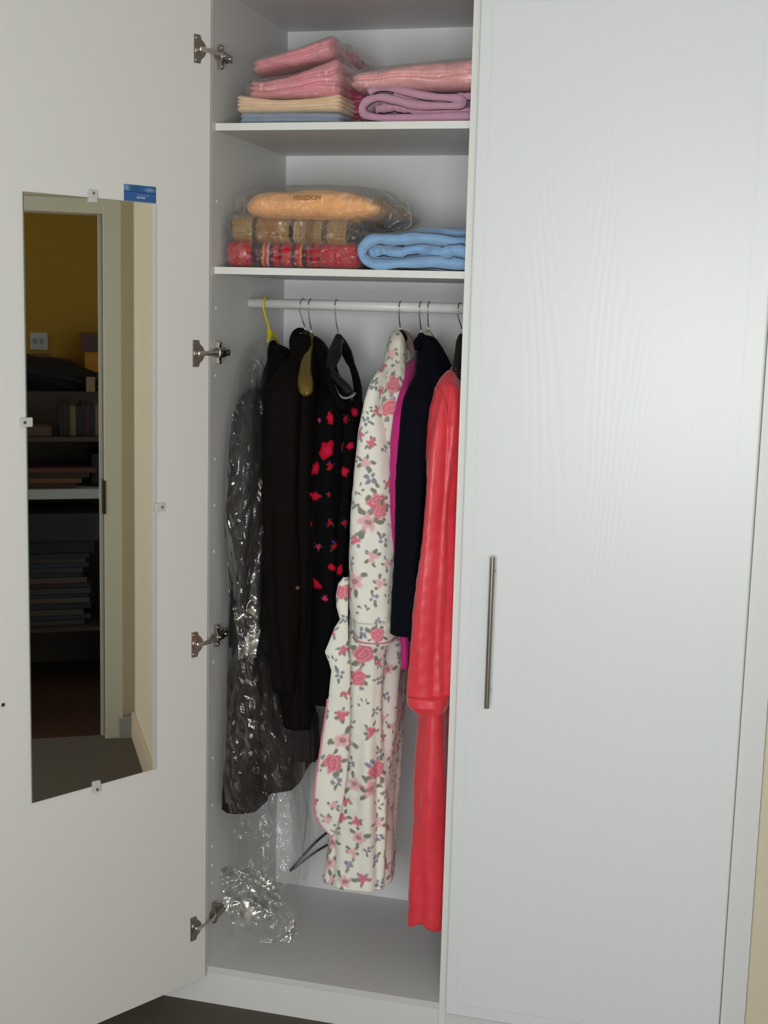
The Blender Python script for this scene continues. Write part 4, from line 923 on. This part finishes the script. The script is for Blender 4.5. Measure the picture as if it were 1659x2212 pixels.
# --- second shelf
def tartan(base, bands):
    def f(x, y, z, u, v, w_):
        c = np.ones((len(x), 3)) * np.array(base[:3])
        for a, b, col, al in bands:
            m = ((u > a) & (u < b)).astype(float) * al; c = c * (1 - m[:, None]) + np.array(col[:3]) * m[:, None]
        for a, b, col, al in ((.30, .36, bands[0][2], .45), (.62, .66, bands[1][2], .35)):
            m = ((v > a) & (v < b) | (w_ > a) & (w_ < b)).astype(float) * al * .6; c = c * (1 - m[:, None]) + np.array(col[:3]) * m[:, None]
        return c
    return f
dk = lin(34, 26, 44); ylw = lin(206, 140, 60); wh = lin(206, 170, 170); rd = lin(178, 22, 40)
T = empty('blanket', (0.15, 0.2, S2Z), 'red tartan blanket in plastic at the bottom of the second-shelf stack', 'blanket')
folded('blanket_body', 483, 776, 519, 578, .05, .38, printed('red_tartan_wool', .85, .2, (260, .5)), T, (.022, .03, .024), 2, .004, seed=21, zmin=S2Z, top=lambda u, v: -.006 * np.sin(u * 3), seg=(260, 60, 60),
       color=tartan(rd, [(.20, .28, dk, .9), (.28, .30, ylw, .8), (.315, .335, wh, .7), (.335, .37, dk, .9), (.41, .435, dk, .8), (.50, .53, dk, .9), (.56, .58, ylw, .7), (.58, .62, dk, .9), (.64, .66, dk, .7), (.70, .72, dk, .6), (.12, .13, ylw, .3)]))
wrap(481, 780, 517, 579, .05, .38, T, 22, r=(.02, .02, .02), zmin=S2Z)
bg = lin(150, 118, 74)
T = empty('blanket', (0.15, 0.2, S2Z + .06), 'brown and green tartan blanket in plastic on the red tartan one', 'blanket')
folded('blanket_body', 489, 776, 466, 526, .045, .38, printed('brown_tartan_wool', .85, .2, (260, .5)), T, (.024, .03, .024), 2, .003, seed=25, top=lambda u, v: -.008 * np.sin(u * 3), seg=(260, 60, 60), tilt=(.004, -.004),
       color=tartan(bg, [(0, .045, lin(30, 28, 30), .9), (.19, .225, lin(48, 52, 40), .85), (.225, .40, lin(148, 100, 56), .7), (.40, .42, lin(160, 150, 110), .8), (.475, .505, lin(44, 40, 52), .9), (.51, .55, lin(164, 148, 100), .7), (.60, .66, lin(120, 78, 44), .8), (.72, .76, lin(50, 52, 42), .8), (.90, 1.0, lin(38, 30, 44), .9)]))
wrap(485, 782, 463, 528, .045, .38, T, 26, r=(.02, .02, .02), tilt=(.004, -.004))
T = empty('blanket', (0.2, 0.2, S2Z + .12), 'peach fleece blanket in a clear printed bag on top of the tartan blankets', 'blanket')
pt_ = lambda u, v: .010 * np.sin(u * 3.14) + .004 * np.sin(v * 3.14)
folded('blanket_body', 517, 812, 418, 474, .04, .36, fabric('peach_fleece', lin(246, 178, 116)), T, (.075, .05, .028), 0, 0, seed=31, top=lambda u, v: pt_(u, v) - .02 * np.clip(u - .75, 0, 1) * 2, crumple=.003)
wr_ = wrap(500, 836, 406, 478, .04, .37, T, 32, r=(.07, .04, .03), top=pt_, name='printed_bag')
sheet('bag_tail', [810, 830, 842, 836, 826], [838, 862, 886, 888, 866], [425, 440, 455, 475, 492], .06, .10, M_WRAP, T, 33, .010)
p = arm(T, 'bag_hem', [at(838, 437, .10), at(868, 446, .10), at(886, 462, .10), at(887, 485, .10), at(872, 495, .10)], [.0010, .0012, .0012, .0012, .0010], simple('bag_edge', lin(150, 140, 112), .3), .6)
def text_mesh(body, name, size, M4, mat, parent, ext=.0002):
    cu = bpy.data.curves.new(name, 'FONT'); cu.body = body; cu.size = size; cu.align_x = 'CENTER'; cu.extrude = ext
    to = bpy.data.objects.new(name, cu); COL.objects.link(to); dg = bpy.context.evaluated_depsgraph_get()
    me = bpy.data.meshes.new_from_object(to.evaluated_get(dg)); bpy.data.objects.remove(to)
    me.transform(M4); return link(name, me, mat, parent)
tp = at(663, 432, .030)
text_mesh('FREEDOM', 'printed_text', .0145, Matrix.Translation(tp) @ Matrix.Rotation(math.radians(-1), 4, 'Y') @ Matrix.Rotation(math.radians(78), 4, 'X'), simple('brown_print', lin(132, 98, 58), .6), wr_)
T = empty('blanket', (0.45, 0.2, S2Z), 'light blue fleece blanket folded in thick soft curves on the second shelf', 'blanket')
M_BLUE = fabric('light_blue_fleece', lin(138, 180, 222), .95, (240, .8), .35)
Y = .035
swirl('blanket_body', [pz(1080, 566, Y), pz(1000, 567, Y), pz(930, 565, Y), pz(860, 562, Y), pz(810, 566, Y), pz(787, 552, Y), pz(789, 530, Y), pz(812, 513, Y), pz(850, 511, Y), pz(895, 512, Y), pz(950, 521, Y), pz(1010, 525, Y), pz(1080, 518, Y)], .0315, Y, .36, M_BLUE, T, 3, .010, nY=34, zmin=S2Z)
swirl('inner_fold', [pz(802, 541, Y), pz(830, 535, Y), pz(870, 541, Y), pz(905, 533, Y), pz(950, 543, Y), pz(985, 538, Y), pz(1020, 546, Y), pz(1080, 541, Y)], .0345, Y + .004, .34, M_BLUE, T, 6, .011, nY=34, zmin=S2Z)
folded('back_fold', 872, 1062, 490, 522, .10, .26, M_BLUE, T, (.05, .05, .018), 0, 0, seed=8, crumple=.004)

# ------------------------------------------------------------------ the study beyond the doorway (seen in the mirror)
M_WHITE = simple('white_shelf_paint', (0.50, 0.50, 0.46, 1), .5); M_DKBRN = simple('dark_shelf_wood', (0.05, 0.028, 0.018, 1), .5)
u_ = empty('shelf_unit', (3.1, -.35, 0), 'dark shelf unit with one white shelf beyond the doorway, in the mirror', 'shelf unit')
for yy in (-.88, .10): MB().box((2.9, yy, 0), (3.3, yy + .02, 1.15), .001).build('side_panel', M_DKBRN, u_)
for zz, m in ((.848, M_WHITE), (.25, M_DKBRN), (1.10, M_DKBRN)):
    MB().box((2.895, -.86, zz), (3.3, .10, zz + (.042 if m is M_WHITE else .02)), .001).build('shelf', m, u_)
def prop(name, lab, cat, lo, hi, col, bev=.004, group=None, rough=.6, rz=0):
    o = MB().box((lo[0] - (lo[0] + hi[0]) / 2, lo[1] - (lo[1] + hi[1]) / 2, 0), (hi[0] - (lo[0] + hi[0]) / 2, hi[1] - (lo[1] + hi[1]) / 2, hi[2] - lo[2]), bev).build(name, simple('%s_%s' % (name, '_'.join(str(int(c)) for c in col)), lin(*col), rough))
    o.location = ((lo[0] + hi[0]) / 2, (lo[1] + hi[1]) / 2, lo[2]); o.rotation_euler = (0, 0, rz)
    return tag(o, lab, cat, group)
random.seed(4)
z = .271
mcols = [(60, 50, 46), (40, 42, 60), (70, 60, 48), (36, 34, 40), (90, 74, 62), (44, 38, 52), (58, 56, 60), (50, 34, 30), (84, 60, 54), (34, 40, 44)]
for k in range(14):
    h_ = .018 + .012 * random.random(); c_ = mcols[k % 10]
    prop('magazine', 'one of the dark magazines stacked under the white study shelf', 'magazine', (2.93 + .02 * random.random(), -.42 - .02 * random.random(), z), (3.2, -.14 + .05 * random.random(), z + h_), c_, .002, 'magazines stacked under the white shelf', rz=random.uniform(-.06, .06)); z += h_ + .001
z0 = z
prop('black_box', 'flat black electronic box on the magazine stack in the mirror', 'box', (2.94, -.44, z), (3.25, -.08, z + .05), (16, 14, 16)); z += .051
prop('printer', 'dark grey printer under the white study shelf in the mirror', 'printer', (2.93, -.46, z), (3.27, -.06, min(.835, z + .13)), (34, 31, 28), .012)
z = .891
for k, c_ in enumerate([(60, 26, 24), (104, 66, 30), (40, 24, 22), (84, 44, 32)]):
    prop('book', 'one of the reddish brown books lying on the white study shelf', 'book', (2.93, -.42, z), (3.15, -.16 + .03 * k, z + .022), c_, .002, 'books lying on the white shelf', rz=.03 * (k % 2)); z += .0228
prop('camera_bag', 'black bag beside the flat books on the white study shelf', 'bag', (2.96, -.09, .891), (3.2, .07, 1.04), (14, 12, 12), .02)
prop('cardboard_box', 'light brown flat box at the left on top of the study shelves', 'box', (2.93, -.46, 1.121), (3.1, -.26, 1.16), (92, 70, 52), .003)
y = -.225
for k in range(9):
    w2 = .012 + .014 * random.random()
    prop('book', 'one of the dark upright books on top of the study shelves', 'book', (2.94, y, 1.121), (3.12, y + w2, 1.28 - .03 * random.random()), [(24, 18, 20), (50, 26, 20), (30, 28, 40), (120, 90, 60), (22, 20, 22)][k % 5], .002, 'upright books on top of the shelves'); y += w2 + .001
def heap():
    P, F = roundbox((.34, .58, .16), (.1, .2, .07), (40, 60, 24)); P += (P / (np.linalg.norm(P, axis=1, keepdims=True) + 1e-9)) * (sn(P, 6, 3) * .016)[:, None]
    P[:, 2] += -.16 * (P[:, 1] + .15) * (P[:, 2] > 0)
    o = npmesh('clothes_heap', P, F, simple('black_cloth_heap', (.010, .009, .012, 1), .8, bump=(60, .6))); o.location = (3.32, -.20, 1.375)
    tag(o, 'black heap of folded clothes against the ochre study wall, in the mirror', 'clothes')
    return o
st = MB().box((-.2, -.42, 0), (.2, .42, 1.29), .004).build('cabinet', M_DKBRN); st.location = (3.52, -.28, 0); tag(st, 'dark cabinet behind the shelf unit carrying the black clothes heap', 'cabinet')
hp = heap(); hp.location = (3.50, -.26, 1.370)
prop('carton', 'small pinkish box standing behind the black clothes heap, in the mirror', 'box', (3.74, -.35, 1.21), (3.88, -.22, 1.44), (120, 88, 62), .003)
prop('gift_tag', 'small cream card at the right of the black clothes heap, in the mirror', 'card', (3.30, -.085, 1.291), (3.305, -.045, 1.36), (160, 132, 92), .001)
prop('yellow_folder', 'bright yellow folder standing by the doorframe edge in the mirror', 'folder', (3.74, -.06, 1.20), (3.78, .16, 1.46), (214, 140, 12), .003)
prop('shoe_box', 'brown box on top of the yellow folder in the mirror', 'box', (3.72, -.07, 1.461), (3.88, .16, 1.55), (92, 66, 60), .004)
pc = prop('tall_carton', 'brown carton on the study floor carrying the yellow folder', 'box', (3.73, -.36, 0), (3.89, .16, 1.198), (60, 44, 30), .004)
sw = empty('light_switch', (3.89, -.275, 1.50), 'white double light switch on the ochre study wall, in the mirror', 'light switch')
MB().box((3.891, -.318, 1.46), (3.8995, -.232, 1.546), .003).build('switch_plate', simple('switch_white', (0.5, 0.5, 0.5, 1), .3), sw)
for yy in (-.296, -.262): MB().box((3.886, yy - .007, 1.49), (3.8915, yy + .007, 1.517), .0015).build('rocker', simple('rocker_grey', (0.25, 0.25, 0.27, 1), .3), sw)
